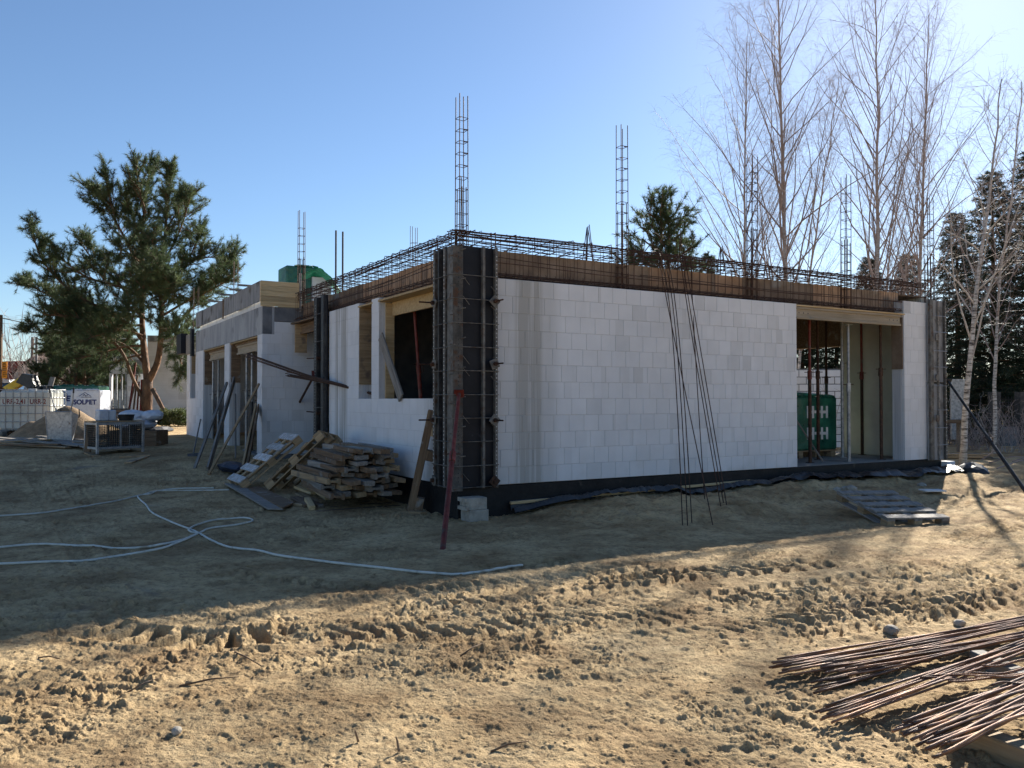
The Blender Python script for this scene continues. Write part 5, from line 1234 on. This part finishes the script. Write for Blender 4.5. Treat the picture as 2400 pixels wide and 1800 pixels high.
# upended wheelbarrow
def wheelbarrow():
    p = gp(140, 1036); t = thing('wheelbarrow', 'grey steel wheelbarrow tipped up on its nose by the sand heap', 'wheelbarrow', p, R_(-4))
    m = MB(); w0, w1, h, d = .30, .34, .74, .28
    v = [(-w0, 0, 0), (w0, 0, 0), (w1, -.06, h), (-w1, -.06, h), (-w0 * .8, d * .6, .05), (w0 * .8, d * .6, .05), (w1 * .9, d, h * .9), (-w1 * .9, d, h * .9)]
    m.add(v, [(0, 1, 2, 3), (5, 4, 7, 6), (1, 5, 6, 2), (4, 0, 3, 7), (0, 4, 5, 1)]); m.tube([v[3], v[2]], .014, 6).tube([v[1], v[2]], .012, 6).tube([v[0], v[3]], .012, 6); m.build('tray', MT['galv'], t)
    for s in (-1, 1):
        MB().tube([(s * .2, .16, .3), (s * .18, .14, .75), (s * .26, .10, 1.0), (s * .30, .06, 1.28)], .016, 8).build('handle', MT['galv'], t); MB().tube([(s * .30, .06, 1.2), (s * .31, .05, 1.34)], .021, 8).build('grip', MT['black'], t)
        MB().tube([(s * .24, .16, .5), (s * .24, .42, .62), (s * .24, .40, .8)], .013, 6).build('leg', MT['darksteel'], t)
    Mw = Matrix.Translation((0, .30, .02)) @ Matrix.Rotation(R_(90), 4, 'Y'); w = MB().lathe([(.10, -.03), (.17, -.045), (.19, 0), (.17, .045), (.10, .03)], 18, Mw).build('wheel', MT['black'], t, smooth=True); MB().lathe([(.02, -.03), (.11, -.02), (.11, .02), (.02, .03)], 14, Mw).build('rim', MT['galv'], w)
wheelbarrow()
# mesh crate with things on top
def crate():
    p = gp(268, 1054); L, D_, h = .95, .62, .60; t = thing('mesh_crate', 'grey steel mesh crate standing in front of the pine', 'mesh crate', p, R_(48)); z0 = .09
    for x in (-L / 2, L / 2):
        for y in (-D_ / 2, D_ / 2): MB().box((x - .025, y - .025, 0), (x + .025, y + .025, h + .06), .004).build('corner_post', MT['galv'], t)
    for y in (-D_ / 2, D_ / 2):
        for z in (z0, h): MB().box((-L / 2 + .027, y - .018, z), (L / 2 - .027, y + .018, z + .05), .003).build('rail', MT['galv'], t)
        MB().box((-.02, y - .015, z0 + .05), (.02, y + .015, h), .003).build('rail', MT['galv'], t)
    for x in (-L / 2, L / 2):
        for z in (z0, h): MB().box((x - .018, -D_ / 2 + .027, z), (x + .018, D_ / 2 - .027, z + .05), .003).build('rail', MT['galv'], t)
    def mesh(p0, u, lu, z1, z2):
        m = MB(); u = Vector(u)
        for k in range(1, int(lu / .045)): m.tube([Vector(p0) + u * k * .045 + Vector((0, 0, z1)), Vector(p0) + u * k * .045 + Vector((0, 0, z2))], .007, 4, False)
        for k in range(1, int((z2 - z1) / .045)): m.tube([Vector(p0) + Vector((0, 0, z1 + k * .045)), Vector(p0) + u * lu + Vector((0, 0, z1 + k * .045))], .007, 4, False)
        tag(m.build('wire_mesh', MT['darksteel'], t), kind='stuff')
    mesh((-L / 2, -D_ / 2 - .003, 0), (1, 0, 0), L, z0 + .05, h); mesh((-L / 2, D_ / 2 + .003, 0), (1, 0, 0), L, z0 + .05, h); mesh((-L / 2 - .003, -D_ / 2, 0), (0, 1, 0), D_, z0 + .05, h); mesh((L / 2 + .003, -D_ / 2, 0), (0, 1, 0), D_, z0 + .05, h)
    MB().box((-L / 2 + .03, -D_ / 2 + .03, z0), (L / 2 - .03, D_ / 2 - .03, z0 + .02)).build('floor_plate', MT['darksteel'], t)
    tp = p + Vector((0, 0, h + .062)); r = Matrix.Rotation(R_(48), 4, 'Z')
    tag(MB().box((-.50, -.33, 0), (.52, .33, .018), .003).build('crate_lid_board', W['pallet'], M=Matrix.Translation(tp) @ r), 'thin board laid over the top of the mesh crate', 'board')
    T2 = Matrix.Translation(tp + Vector((0, 0, .02))) @ r
    tag(MB().box((-.34, -.02, 0), (-.12, .18, .24), .02).box((-.12, .0, 0), (.04, .2, .23), .02).build('cement_bag', M_WRAP, M=T2), 'upright white bag on the board over the mesh crate', 'bag')
    tag(MB().lathe([(.0, 0), (.13, 0), (.17, .13), (.175, .13), (.14, 0.01)], 18, T2 @ Matrix.Translation((.22, -.05, 0))).build('mortar_bowl', MT['black']), 'black mortar bowl on the board over the mesh crate', 'bowl')
    tag(MB().box((.34, -.2, 0), (.50, .1, .04), .01).build('stacked_sheets', MT['foam'], M=T2), 'flat grey packet beside the black mortar bowl', 'packet')
    for k in range(4): blob('cement_sack', 'plump white cement sack heaped behind the mesh crate', 'sack', p + Vector((-.42 + .40 * (k % 2) + .1 * (k // 2), 1.6, .42 + .2 * (k // 2) + .14)), (.36, .24, .14), M_WRAP, 300 + k, 'white cement sacks on a pallet')
    tag(MB().box((-.8, 1.3, 0), (.35, 1.95, .42), .01).build('sack_plinth', W['old'], loc=p), 'dark timber stand under the white cement sacks', 'stand')
crate()
# white tank in a wire cage
def ibc():
    p = at_depth(76, HY, 23.6); p = Vector((p.x, p.y, gz(p.x, p.y))); t = thing('caged_water_tank', 'white plastic water tank in a grey wire cage', 'water tank', p, R_(6)); L, D_, h = 1.38, 1.0, 1.30; z0 = .16
    MB().box((-L / 2 + .02, -D_ / 2 + .02, z0), (L / 2 - .02, D_ / 2 - .02, h - .02), .06).build('tank', M_TANK, t)
    MB().lathe([(.0, 0), (.11, 0), (.11, .05), (0, .05)], 16, Matrix.Translation((0, 0, h - .02))).build('filler_cap', MT['white'], t)
    for k in range(8): x = -L / 2 + k * L / 7; MB().tube([(x, -D_ / 2, z0), (x, -D_ / 2, h)], .010, 6).build('cage_bar', MT['galv'], t)
    for k in range(6): z = z0 + .02 + k * (h - z0 - .02) / 5; MB().tube([(-L / 2, -D_ / 2 - .012, z), (L / 2, -D_ / 2 - .012, z), (L / 2, D_ / 2, z), (-L / 2, D_ / 2, z), (-L / 2, -D_ / 2 - .012, z)], .010, 6).build('cage_hoop', MT['galv'], t)
    for k in range(6): y = -D_ / 2 + k * D_ / 5; MB().tube([(L / 2 + .012, y, z0), (L / 2 + .012, y, h)], .010, 6).build('cage_bar', MT['galv'], t)
    for x in (-.5, 0, .5): MB().box((x - .07, -.5, 0), (x + .07, .5, .13), .01).build('base_skid', MT['darksteel'], t)
    text_mesh('handwriting', 'URR-2,41  URR-2', .19, M_REDMARK, t, Matrix.Translation((.0, -D_ / 2 + .014, .96)) @ STAND, .002, .84)
ibc()
# film-wrapped pallets of blocks
def wrapped(label, c, rot, L, D_, h, m, words, group, word_m=M_NAVY, logo=True, zb=0.0, rows=((.72, .2),), xs=1.0, logos=(.86,)):
    t = thing('wrapped_block_pallet', label, 'block pallet', c, rot, group)
    rg = np.random.default_rng(int(abs(c[0] * 100))); mb = MB(); mb.box((-L / 2, -D_ / 2, .14), (L / 2, D_ / 2, h), .03); mb.build('film_wrap', m, t)
    for k in range(7): a = rg.uniform(-L / 2, L / 2 - .2); MB().tube([(a, -D_ / 2, h + .004), (a + .1, -D_ / 2 + .05, h + .03), (a + .2, -D_ / 2, h + .002)], .02, 5).build('film_fold', m, t)
    for x in (-.4, 0, .4): MB().box((x * L - .06, -D_ / 2, .0), (x * L + .06, D_ / 2, .115), .004).build('pallet_runner', W['pallet'], t)
    MB().box((-L / 2, -D_ / 2, .116), (L / 2, D_ / 2, .138), .003).build('pallet_deck', W['pallet'], t)
    for fz, sz in rows: text_mesh('printed_name', words, sz, word_m, t, Matrix.Translation((0, -D_ / 2 - .004, .14 + (h - .14) * fz)) @ STAND, sz * .045, xs)
    if logo:
        for fz in logos:
            z = .14 + (h - .14) * fz; s = .19; MB().tube([(-s, -D_ / 2 - .005, z), (0, -D_ / 2 - .005, z + .12), (s, -D_ / 2 - .005, z)], .010, 4).tube([(-s * .6, -D_ / 2 - .005, z - .03), (s * 1.1, -D_ / 2 - .005, z - .03)], .012, 4).tube([(-s * .3, -D_ / 2 - .005, z + .02), (-.02, -D_ / 2 - .005, z + .06), (.03, -D_ / 2 - .005, z), (s * .5, -D_ / 2 - .005, z + .05)], .014, 4).build('house_emblem', M_NAVY, t)
    return t
SB = 'white film-wrapped pallets with blue lettering'
c1 = at_depth(158, HY, 27.6); wrapped('white wrapped block pallet with blue lettering partly behind the water tank', (c1.x, c1.y, .52), R_(2), 1.2, .8, 1.29, M_WRAP, 'SOLBET', SB, rows=((.76, .25),), xs=1.0, logos=(.9, .55))
c2 = at_depth(213, HY, 27.0); wrapped('white wrapped block pallet with blue lettering under the pine boughs', (c2.x, c2.y, .52), R_(2), .93, .8, 1.29, M_WRAP, 'SOLBET', SB, rows=((.66, .21),), xs=1.0, logos=(.83,))
c3 = at_depth(190, HY, 28.6); t_ = wrapped('dark green wrapped pallet row behind the white wrapped pallets', (c3.x, c3.y, .52), R_(2), 1.55, .8, 1.46, M_GREENW, 'H+H', 'green film-wrapped pallets', MT['white'], False, rows=((.3, .2),))
c4 = H(8.35, 1.75, Z0); wrapped('green wrapped block pallet with large white letters inside the wide opening', c4, ANG, 1.15, .85, 1.16, M_GREENW, 'H+H', 'green film-wrapped pallets', MT['foam'], False, rows=((.70, .30), (.30, .30)), xs=1.0)
tag(blob('film_scrap', '', '', c4 + Vector((0, .05, 1.19)), (.45, .30, .06), M_TARP, 71), 'green film torn open and coloured sunlit-bright on top of the pallet in the opening', 'film')  # sunlit glow of the pallet top put into a brighter green
tag(plank('slanting_board', onZ(1929, 1083, Z0) + Vector((0, 0, .01)), H(7.0, 1.0, 1.55), .06, .03, W['grey']), 'thin board slanting before the green pallet in the wide opening', 'board')
# roof pallet and tarpaulin
rp = at_depth(703, 668, 19.5); ra, rb_ = toH(rp.x, rp.y)
wrapped('green wrapped block pallet standing on the garage roof', (rp.x, rp.y, 3.42), ANG, .85, .7, 1.18, M_GREENW, 'H+H', 'green film-wrapped pallets', MT['white'], False, rows=())
q_ = at_depth(745, 650, 19.6)
tag(MB().box((-.22, -.3, 0), (.22, .3, .95), .01).build('block_stack', M_BLOCK, M=Matrix.Translation((q_.x, q_.y, 3.42)) @ Matrix.Rotation(ANG, 4, 'Z')), 'opened stack of pale blocks on the garage roof', 'block stack')
def tarp():
    n = 22; u = np.linspace(0, 1, n); Uu, Vv = np.meshgrid(u, u, indexing='ij'); c = at_depth(752, 640, 19.3)
    X = (Uu - .45) * .95; Y = (Vv - .5) * .6; Z = .35 - 1.1 * np.maximum(0, np.abs(Uu - .38) - .12) ** 1.2 + .12 * fbm(Uu * 5, Vv * 5, 3) - .25 * Vv
    i = np.arange(n - 1)[:, None] * n + np.arange(n - 1)[None]; o = npmesh('green_tarpaulin', np.stack([X.ravel(), Y.ravel(), Z.ravel()], 1), np.stack([i, i + n, i + n + 1, i + 1], -1).reshape(-1, 4), M_TARP); o.location = (c.x, c.y, c.z - .28); tag(o, 'torn bright green film flapping over the opened block stack on the roof', 'film')
tarp()
# concrete mixer at the edge of the yard
def mixer():
    p = gp(8, 1016); t = thing('concrete_mixer', 'faded red concrete mixer with a blue motor box beside the sand heap', 'concrete mixer', p + Vector((-.15, 0, 0)), R_(0))
    Md = Matrix.Translation((-.28, .1, .98)) @ Matrix.Rotation(R_(62), 4, 'Y'); MB().lathe([(.10, -.42), (.30, -.40), (.40, -.18), (.41, .08), (.27, .40), (.255, .40), (.38, .06)], 24, Md).build('drum', MT['rust'], t, smooth=True); MB().lathe([(.415, -.02), (.445, -.02), (.445, .04), (.415, .04)], 24, Md).build('ring_gear', MT['darksteel'], t)
    MB().tube([(-.1, -.15, 1.02), (.05, -.14, 1.15), (.2, -.13, 1.08), (.27, -.12, .85), (.27, -.12, .60)], .05, 10).build('drum_yoke', M_MIX, t, smooth=True)
    MB().prism([(.16, .50), (.62, .46), (.66, .58), (.40, .92), (.20, .92)], -.16, .02).build('side_plate', M_MIX, t)
    MB().box((.33, -.166, .58), (.47, -.161, .80)).build('label_plate', MT['white'], t)
    MB().box((-.6, -.2, .36), (.16, .3, .56), .02).build('motor_box', M_BLUE, t)
    for x0, x1 in ((.2, .02), (-.5, -.75)): MB().tube([(x0, -.1, .52), (x1, -.14, .0)], .035, 8).build('leg', M_MIX, t); MB().tube([(x0, .25, .52), (x1, .32, .0)], .035, 8).build('leg', M_MIX, t)
    Mw = Matrix.Translation((-.75, .42, .16)) @ Matrix.Rotation(R_(90), 4, 'X'); w = MB().lathe([(.05, -.03), (.15, -.04), (.165, 0), (.15, .04), (.05, .03)], 16, Mw).build('wheel', MT['black'], t)
mixer()
blob('mortar_lump', 'grey set mortar lump on the ground under the mixer', 'mortar lump', gp(22, 1020) + Vector((0, 0, .05)), (.35, .25, .14), MT['stone'], 81)
# planks lying before the heap
pk = [((-60, 1032), (200, 1046), 'grey'), ((-40, 1028), (190, 1050), 'grey'), ((-80, 1040), (160, 1049), 'pallet'), ((30, 1029), (200, 1041), 'grey'), ((-60, 1048), (140, 1047), 'old'), ((90, 1031), (215, 1036), 'grey'), ((-20, 1040), (120, 1036), 'pallet'), ((100, 1030), (205, 1052), 'grey')]
for i, (p, q, m) in enumerate(pk): ground_plank('long_plank', 'long loose plank lying before the sand heap', 'plank', p, q, .16, .03, W[m], 'planks lying before the sand heap', dz0=.02 + .03 * (i % 3), dz1=.02 + .025 * ((i + 1) % 3))
for i, (p, q) in enumerate((((280, 1062), (352, 1060)), ((300, 1072), (340, 1062)), ((205, 1056), (228, 1060)))): ground_plank('timber_offcut', 'flat timber scrap lying beside the mesh crate', 'offcut', p, q, .14, .03, W['pallet'], 'scraps by the mesh crate')
tag(plank('leaning_board', gp(204, 1056), gp(204, 1056) + Vector((.05, .05, .62)), .14, .03, W['old'], up=(0, 1, 0)), 'dark stub of board standing against the mesh crate', 'board')
# bucket by the pine, brush heap, broken bough
def bucket():
    p = at_depth(355, 1018, 27); p.z = gz(p.x, p.y); t = thing('white_bucket', 'white plastic bucket at the foot of the pine', 'bucket', p); MB().lathe([(0, 0.005), (.13, 0), (.16, .30), (.172, .30), (.172, .27)], 18).build('pail', MT['white'], t, smooth=True); MB().tube([(-.165, 0, .27), (-.12, -.1, .22), (0, -.16, .16), (.12, -.1, .22), (.165, 0, .27)], .005, 5).build('bail_handle', MT['galv'], t)
bucket()
def brush():
    rg = np.random.default_rng(55); p = at_depth(405, 1005, 29.5); p.z = gz(p.x, p.y); t = thing('brush_heap', 'heap of cut green brushwood beside the garage end', 'brush heap', p); S = Segs(); C = []; D = []
    for i in range(420):
        a = rg.uniform(0, 6.28); q = np.array([math.cos(a) * rg.uniform(0, .55), math.sin(a) * rg.uniform(0, .5), rg.uniform(.02, .62)]); q[2] *= 1 - .7 * np.hypot(q[0], q[1]); d = np.array([math.cos(a), math.sin(a), rg.uniform(0, .8)]); d /= np.linalg.norm(d); e = q + d * .25; S.line([q, e], .006, .003); C += [e, (q + e) / 2]; D += [d, d]
    S.build('stems', M_PBARK, t); needles('leaves', M_BUSH, t, np.array(C), np.array(D), 9, .10, .012, rg)
brush()
bq = [at_depth(358, 912, 29.8), at_depth(380, 955, 29.6), at_depth(398, 982, 29.4)]
tag(MB().tube([p - bq[0] for p in bq], [.09, .075, .05], 8).build('broken_bough', M_PBARK, loc=bq[0], smooth=True), 'broken reddish pine bough hanging down beside the pine stem', 'bough')
for i, (x0, y0, x1, y1) in enumerate(((300, 980, 318, 850), (310, 985, 322, 880), (320, 985, 326, 895), (296, 985, 316, 900), (328, 985, 332, 890))):
    a, b = at_depth(x0, y0, 30.5), at_depth(x1, y1, 31.5); tag(plank('leaning_pole', a, b, .06, .05, W['old'] if i % 2 else MT['red']), 'thin pole leaning on the unfinished neighbouring wall behind the pine', 'pole', 'poles leaning behind the pine')
for k in range(5):
    a, b = at_depth(175, 962 + k * 4, 27 - k * .1), at_depth(300, 960 + k * 4, 28.5 - k * .1); tag(plank('stacked_timber', a, b, .3, .09, W['old'] if k % 2 else MT['darksteel']), 'dark timber in the stack behind the white cement sacks', 'timber', 'dark stacked timber behind the sacks')
# neighbouring shell behind the pine
def neighbour():
    o = at_depth(300, HY, 35); t = thing('neighbour_shell', 'unfinished pale block shell of a neighbouring house behind the pine', 'house', (o.x, o.y, .3), R_(12))
    core = []
    def blockwall(name, x0, x1, y, z0, z1, hole=None):
        p = MB().box((x0, y + .007, z0), (x1, y + .24, z1)).build(name, MT['mortar'], t) if hole is None else MB().box((x0, y + .007, z0), (hole[0], y + .24, z1)).box((hole[1], y + .007, z0), (x1, y + .24, z1)).box((hole[0], y + .007, hole[2]), (hole[1], y + .24, z1)).build(name, MT['mortar'], t)
        m = MB(); z = z0; r = 0
        while z < z1 - .1:
            x = x0 - (.125 if r % 2 else 0)
            while x < x1:
                u, w = max(x, x0), min(x + BL, x1); x += BL
                if w - u < .05 or (hole and z < hole[2] and w > hole[0] and u < hole[1]): continue
                m.box((u + .002, y, z + .002), (w - .002, y + .05, min(z + BH, z1) - .002))
            z += BH; r += 1
        tag(m.build('block_courses', M_BLOCK, p), kind='stuff')
    blockwall('wall', -.75, .75, 0, 0, 2.9, (-.65, -.05, 2.3)); blockwall('wall', 1.0, 4.6, -1.2, .0, 3.6); blockwall('wall', .75, 1.0, -.6, 0, 3.2)
    MB().box((-.05, -.02, 2.3), (.72, .0, 2.9)).build('lintel', MT['concdark'], t); MB().box((-.78, -.03, 2.9), (.9, .26, 3.15)).build('ring_beam', MT['concrete'], t); MB().box((1.0, -1.22, 3.6), (4.6, -.95, 3.85)).build('ring_beam', MT['concrete'], t)
    for x in (-.5, -.3): MB().box((x, .05, 0), (x + .06, .12, 2.3)).build('door_post', MT['galv'], t)
    MB().box((-.8, .3, 0), (4.6, 6, .05)).build('slab', MT['slab'], t); MB().box((-.7, 2.5, .05), (4.6, 2.7, 2.9)).build('inner_wall', MT['concdark'], t)
neighbour()
# far left: house with red roof, fence, poles, sign, loader, toilet
def far_house():
    o = at_depth(95, HY, 62); t = thing('red_roofed_house', 'grey rendered house with red tiled roof beyond the yard fence', 'house', (o.x, o.y, -.75), R_(-8))
    MB().box((-5.5, 0, 0), (5.5, 8, 3.1)).build('wall', M_RENDER, t); MB().prism([(-1.9, 3.1), (1.5, 3.1), (1.5, 4.2), (-.2, 5.4), (-1.9, 4.2)], -.4, 3.0).build('gable', M_RENDER, t)
    rf = MB().add([(-6, -.4, 3.0), (6, -.4, 3.0), (6, 4, 5.3), (-6, 4, 5.3), (6, 8.4, 3.0), (-6, 8.4, 3.0)], [(0, 1, 2, 3), (3, 2, 4, 5)]).build('roof', M_TILE, t)
    ti = MB()
    for k in range(16):
        for j in range(40):
            x = -6 + j * .3; u = k / 16; ti.box((x + .01, -.42 + 4.4 * u, 3.03 + 2.3 * u), (x + .27, -.42 + 4.4 * (u + .05), 3.07 + 2.3 * (u + .055)))
    tag(ti.build('roof_tiles', M_TILE, rf), kind='stuff')
    MB().add([(-2.2, -.6, 4.1), (-.2, -.6, 5.55), (-.2, 3, 5.55), (-2.2, 3, 4.1), (1.8, -.6, 4.1), (1.8, 3, 4.1)], [(0, 1, 2, 3), (1, 4, 5, 2)]).build('gable_roof', MT['rustdark'], t)
    for x, h in ((-2.8, 6.2), (-1.4, 6.5)): MB().box((x, 3, 4.5), (x + .6, 3.6, h)).build('chimney', MT['rustdark'], t)
    for x in (-4.2, -.6, 2.6): w = MB().box((x, -.03, 1.0), (x + 1.0, -.01, 2.2)).build('window', MT['white'], t); MB().box((x + .08, -.04, 1.08), (x + .92, -.031, 2.12)).build('pane', MT['black'], w)
far_house()
def slat_fence():
    a, b = at_depth(-30, HY, 37), at_depth(300, HY, 37); t = thing('metal_fence', 'grey upright-slatted metal fence along the back of the yard', 'fence', (a.x, a.y, .4)); L = b.x - a.x; n = int(L / .12); me = shared('slat', MB().box((0, 0, 0), (.085, .02, 1.7)), MT['galv'])
    for k in range(n): put('slat', me, t, (k * .12, 0, .05))
    for z in (.25, 1.6): MB().box((0, .022, z), (L, .06, z + .05)).build('rail', MT['darksteel'], t)
slat_fence()
def pole(label, px, top, d, r0, r1, m, lattice=False):
    p = at_depth(px, HY, d); z1 = at_depth(px, top, d).z; t = thing('utility_pole', label, 'utility pole', (p.x, p.y, .3), group='utility poles')
    if lattice:
        for s in (-1, 1): MB().tube([(s * r0, 0, 0), (s * r1, 0, z1 - .3)], .07, 6).build('leg', m, t)
        for k in range(16): z = .3 + k * (z1 - .8) / 16; MB().box((-r0, -.04, z), (r0, .04, z + .12)).build('rung', m, t)
    else: MB().tube([(0, 0, 0), (0, 0, z1 - .3)], [r0, r1], 10).build('mast', m, t)
    return t
pole('concrete ladder-type utility pole before the red-roofed house', 79, 790, 48, .16, .12, MT['concdark'], True)
pole('tall round pole carrying an orange sign at the yard edge', -3, 738, 30, .12, .10, W['old'])
def sign():
    c = at_depth(10, 867, 29.5); t = thing('orange_sign', 'narrow orange notice board with dark lines on the pole', 'sign', c); MB().box((-.08, -.015, -.30), (.10, .015, .30), .004).build('panel', M_ORANGE, t)
    MB().box((-.08, -.02, -.02), (.10, -.016, .01)).build('divider', MT['black'], t)
    for k, z in enumerate((.24, .18, .12, .06, -.08, -.15, -.22)): MB().box((-.05, -.019, z - .012), (.06 + .04 * (k % 2), -.0155, z + .012)).build('text_line', MT['rustdark'], t)
sign()
for i, (y0, x1, y1) in enumerate(((744, 420, 792), (745, 300, 748), (757, 300, 762))):
    a = at_depth(-3, y0, 30 if i == 0 else 60); b = at_depth(x1, y1, 40 if i == 0 else 90); m_ = (a + b) / 2 - Vector((0, 0, .35)); pts = catmull([a, m_, b], 8)
    tag(MB().tube([p - a for p in pts], .018 if i else .02, 4).build('overhead_wire', MT['black'], loc=a), 'thin dark overhead wire running from the pole behind the pine', 'wire', 'overhead wires')
def loader():
    c = at_depth(0, 926, 28); t = thing('boom_loader', 'yellow boom of a site loader with a black fork carriage', 'loader', c)
    e = at_depth(52, 893, 28) - c; MB().beam((-2.0, 0, -1.2), (e.x, e.y, e.z), .24, .26, .02, (0, 0, 1)).build('boom', M_YEL, t); MB().beam((-2.0, .02, -1.45), (.1, .02, -.25), .16, .18, .02).build('lift_arm', M_YEL, t)
    h = Vector(e); MB().prism([(h.x - .1, h.z - .05), (h.x + .1, h.z + .25), (h.x + .38, h.z + .2), (h.x + .55, h.z - .18), (h.x + .45, h.z - .5), (h.x + .25, h.z - .2)], -.2, .2).build('boom_head', MT['black'], t)
    for s in (0, .22, .44): MB().box((h.x + .42 + s, -.28, h.z - .52), (h.x + .52 + s, .28, h.z - .18 + .02 * s), .01).build('carriage_bar', MT['darksteel'], t)
    MB().box((h.x + .3, -.3, h.z - .62), (h.x + 1.0, .3, h.z - .55), .01).build('carriage_foot', MT['darksteel'], t)
    MB().box((-4.4, -.8, -1.0), (-2.0, .8, .1), .08).build('body', M_YEL, t); MB().box((-4.0, -.7, .1), (-2.9, .4, 1.2), .08).build('cab', MT['black'], t)
    for x in (-3.9, -2.5):
        for y in (-.85, .85): MB().lathe([(.2, -.15), (.5, -.18), (.55, 0), (.5, .18), (.2, .15)], 18, Matrix.Translation((x, y, -.95)) @ Matrix.Rotation(R_(90), 4, 'X')).build('wheel', MT['black'], t)
loader()
def toilet():
    p = at_depth(4, HY, 31); t = thing('portable_toilet', 'blue portable toilet cabin with white roof behind the loader boom', 'toilet cabin', (p.x, p.y, .4), R_(5)); MB().box((-.55, -.55, .05), (.55, .55, 1.72), .03).build('cabin', M_BLUE, t); MB().box((-.45, -.57, .15), (.45, -.552, 1.6), .01).build('door', M_BLUE, t); MB().prism([(-.6, 1.722), (.6, 1.722), (.5, 1.85), (-.5, 1.85)], -.6, .6).build('roof', MT['white'], t)
toilet()
tag(plank('upright_board', at_depth(108, 938, 33), at_depth(124, 884, 33.4), .2, .04, W['grey'], up=(0, 1, 0)), 'pale board standing aslant against the metal fence', 'board')
p = at_depth(375, 1010, 26); blob('black_tarpaulin', 'dark crumpled sheeting on the ground before the pine', 'sheeting', Vector((p.x, p.y, gz(p.x, p.y) + .03)), (.9, .4, .12), MT['darksteel'], 83)
blob('blue_sheeting', 'dark blue crumpled sheeting at the foot of the leaning boards', 'sheeting', gp(545, 1088) + Vector((0, 0, .06)), (.55, .22, .09), mat('dark_blue_sheet', [(.01, .018, .04), (.02, .03, .06)], rough=.4, bump=.6, bscale=12, rnd=0), 84, None, 3)

# ---------------------------------------------------------------- past the far end of the house
g = 'planks stacked past the far end of the house'
for k in range(11):
    a = at_depth(2195 + random.uniform(-8, 8), 1075, 20.5 + .14 * (k % 4)); b = at_depth(2330 + random.uniform(-30, 20), 1075, 20.0 + .14 * (k % 4)); z = .04 + .055 * (k // 4) + .05 * (k % 2) * 0
    tag(plank('stacked_plank', (a.x, a.y, z), (b.x, b.y, z + random.uniform(-.01, .02)), .13, .045, [W['pallet'], W['grey'], W['old'], W['fresh']][k % 4]), 'weathered plank in the low stack behind the white-barked birch', 'plank', g)
def lattice():
    a, b = at_depth(2335, HY, 26), at_depth(2560, HY, 25); t = thing('lattice_fence', 'dark lattice fence between posts before the spruces', 'fence', (a.x, a.y, 0)); L = (b - a).length
    MB().box((0, 0, 0), (L, .2, .65)).build('base_wall', MT['concdark'], t)
    for k in range(4): MB().box((k * L / 3 - .12, -.05, 0), (k * L / 3 + .12, .25, 1.75)).build('post', MT['darksteel'], t)
    m = MB()
    for k in range(int(L / .09)): m.tube([(k * .09, .1, .65), (k * .09, .1, 1.6)], .008, 4, False)
    for k in range(10): m.tube([(0, .1, .7 + k * .09), (L, .1, .7 + k * .09)], .008, 4, False)
    tag(m.build('lattice', MT['darksteel'], t), kind='stuff')
lattice()
c = at_depth(2246, 975, 24); tag(MB().box((-.22, -.03, 0), (.22, .03, 1.75), .004).build('grey_panel', MT['galv'], loc=(c.x, c.y, .35)), 'upright blue-grey metal panel behind the white-barked birch', 'panel')
c = at_depth(2232, 985, 23); t = thing('timber_trestle', 'dark timber trestle beside the blue-grey panel', 'trestle', (c.x, c.y, .0)); MB().box((-.5, -.2, .85), (.3, .2, .95), .01).build('top', W['old'], t)
for x in (-.4, .2): MB().box((x - .04, -.1, 0), (x + .04, .1, .85)).build('leg', W['grey'], t)
def shed():
    a = at_depth(1840, HY, 25.5); t = thing('block_shed', 'low shed wall of pale blocks with wide mortar joints beyond the opening', 'shed', (a.x, a.y, 0), R_(-6)); L = 3.4
    MB().box((0, .012, 0), (L, .3, 2.45)).build('wall', MT['concdark'], t)
    for r in range(11):
        x = -.2 if r % 2 else 0
        while x < L:
            u, w = max(x, 0), min(x + .42, L); x += .42
            if w - u > .06: MB().box((u + .012, 0, r * .22 + .012), (w - .012, .06, r * .22 + .208), .004).build('block', M_BLOCK, t)
shed()
for i in range(6):
    p0 = G(2300 + i * 18, 1085 + random.uniform(-12, 14)); p1 = p0 + Vector((random.uniform(.5, 1.1), random.uniform(-.4, .4), random.uniform(.05, .35))); md = (p0 + p1) / 2 + Vector((0, 0, .08))
    tag(MB().tube([Vector((0, 0, .01)), md - p0, p1 - p0], [.016, .012, .006], 6).build('cut_branch', M_TWIG, loc=p0), 'cut bare branch lying on the sand near the slanting prop', 'branch', 'cut branches on the sand')
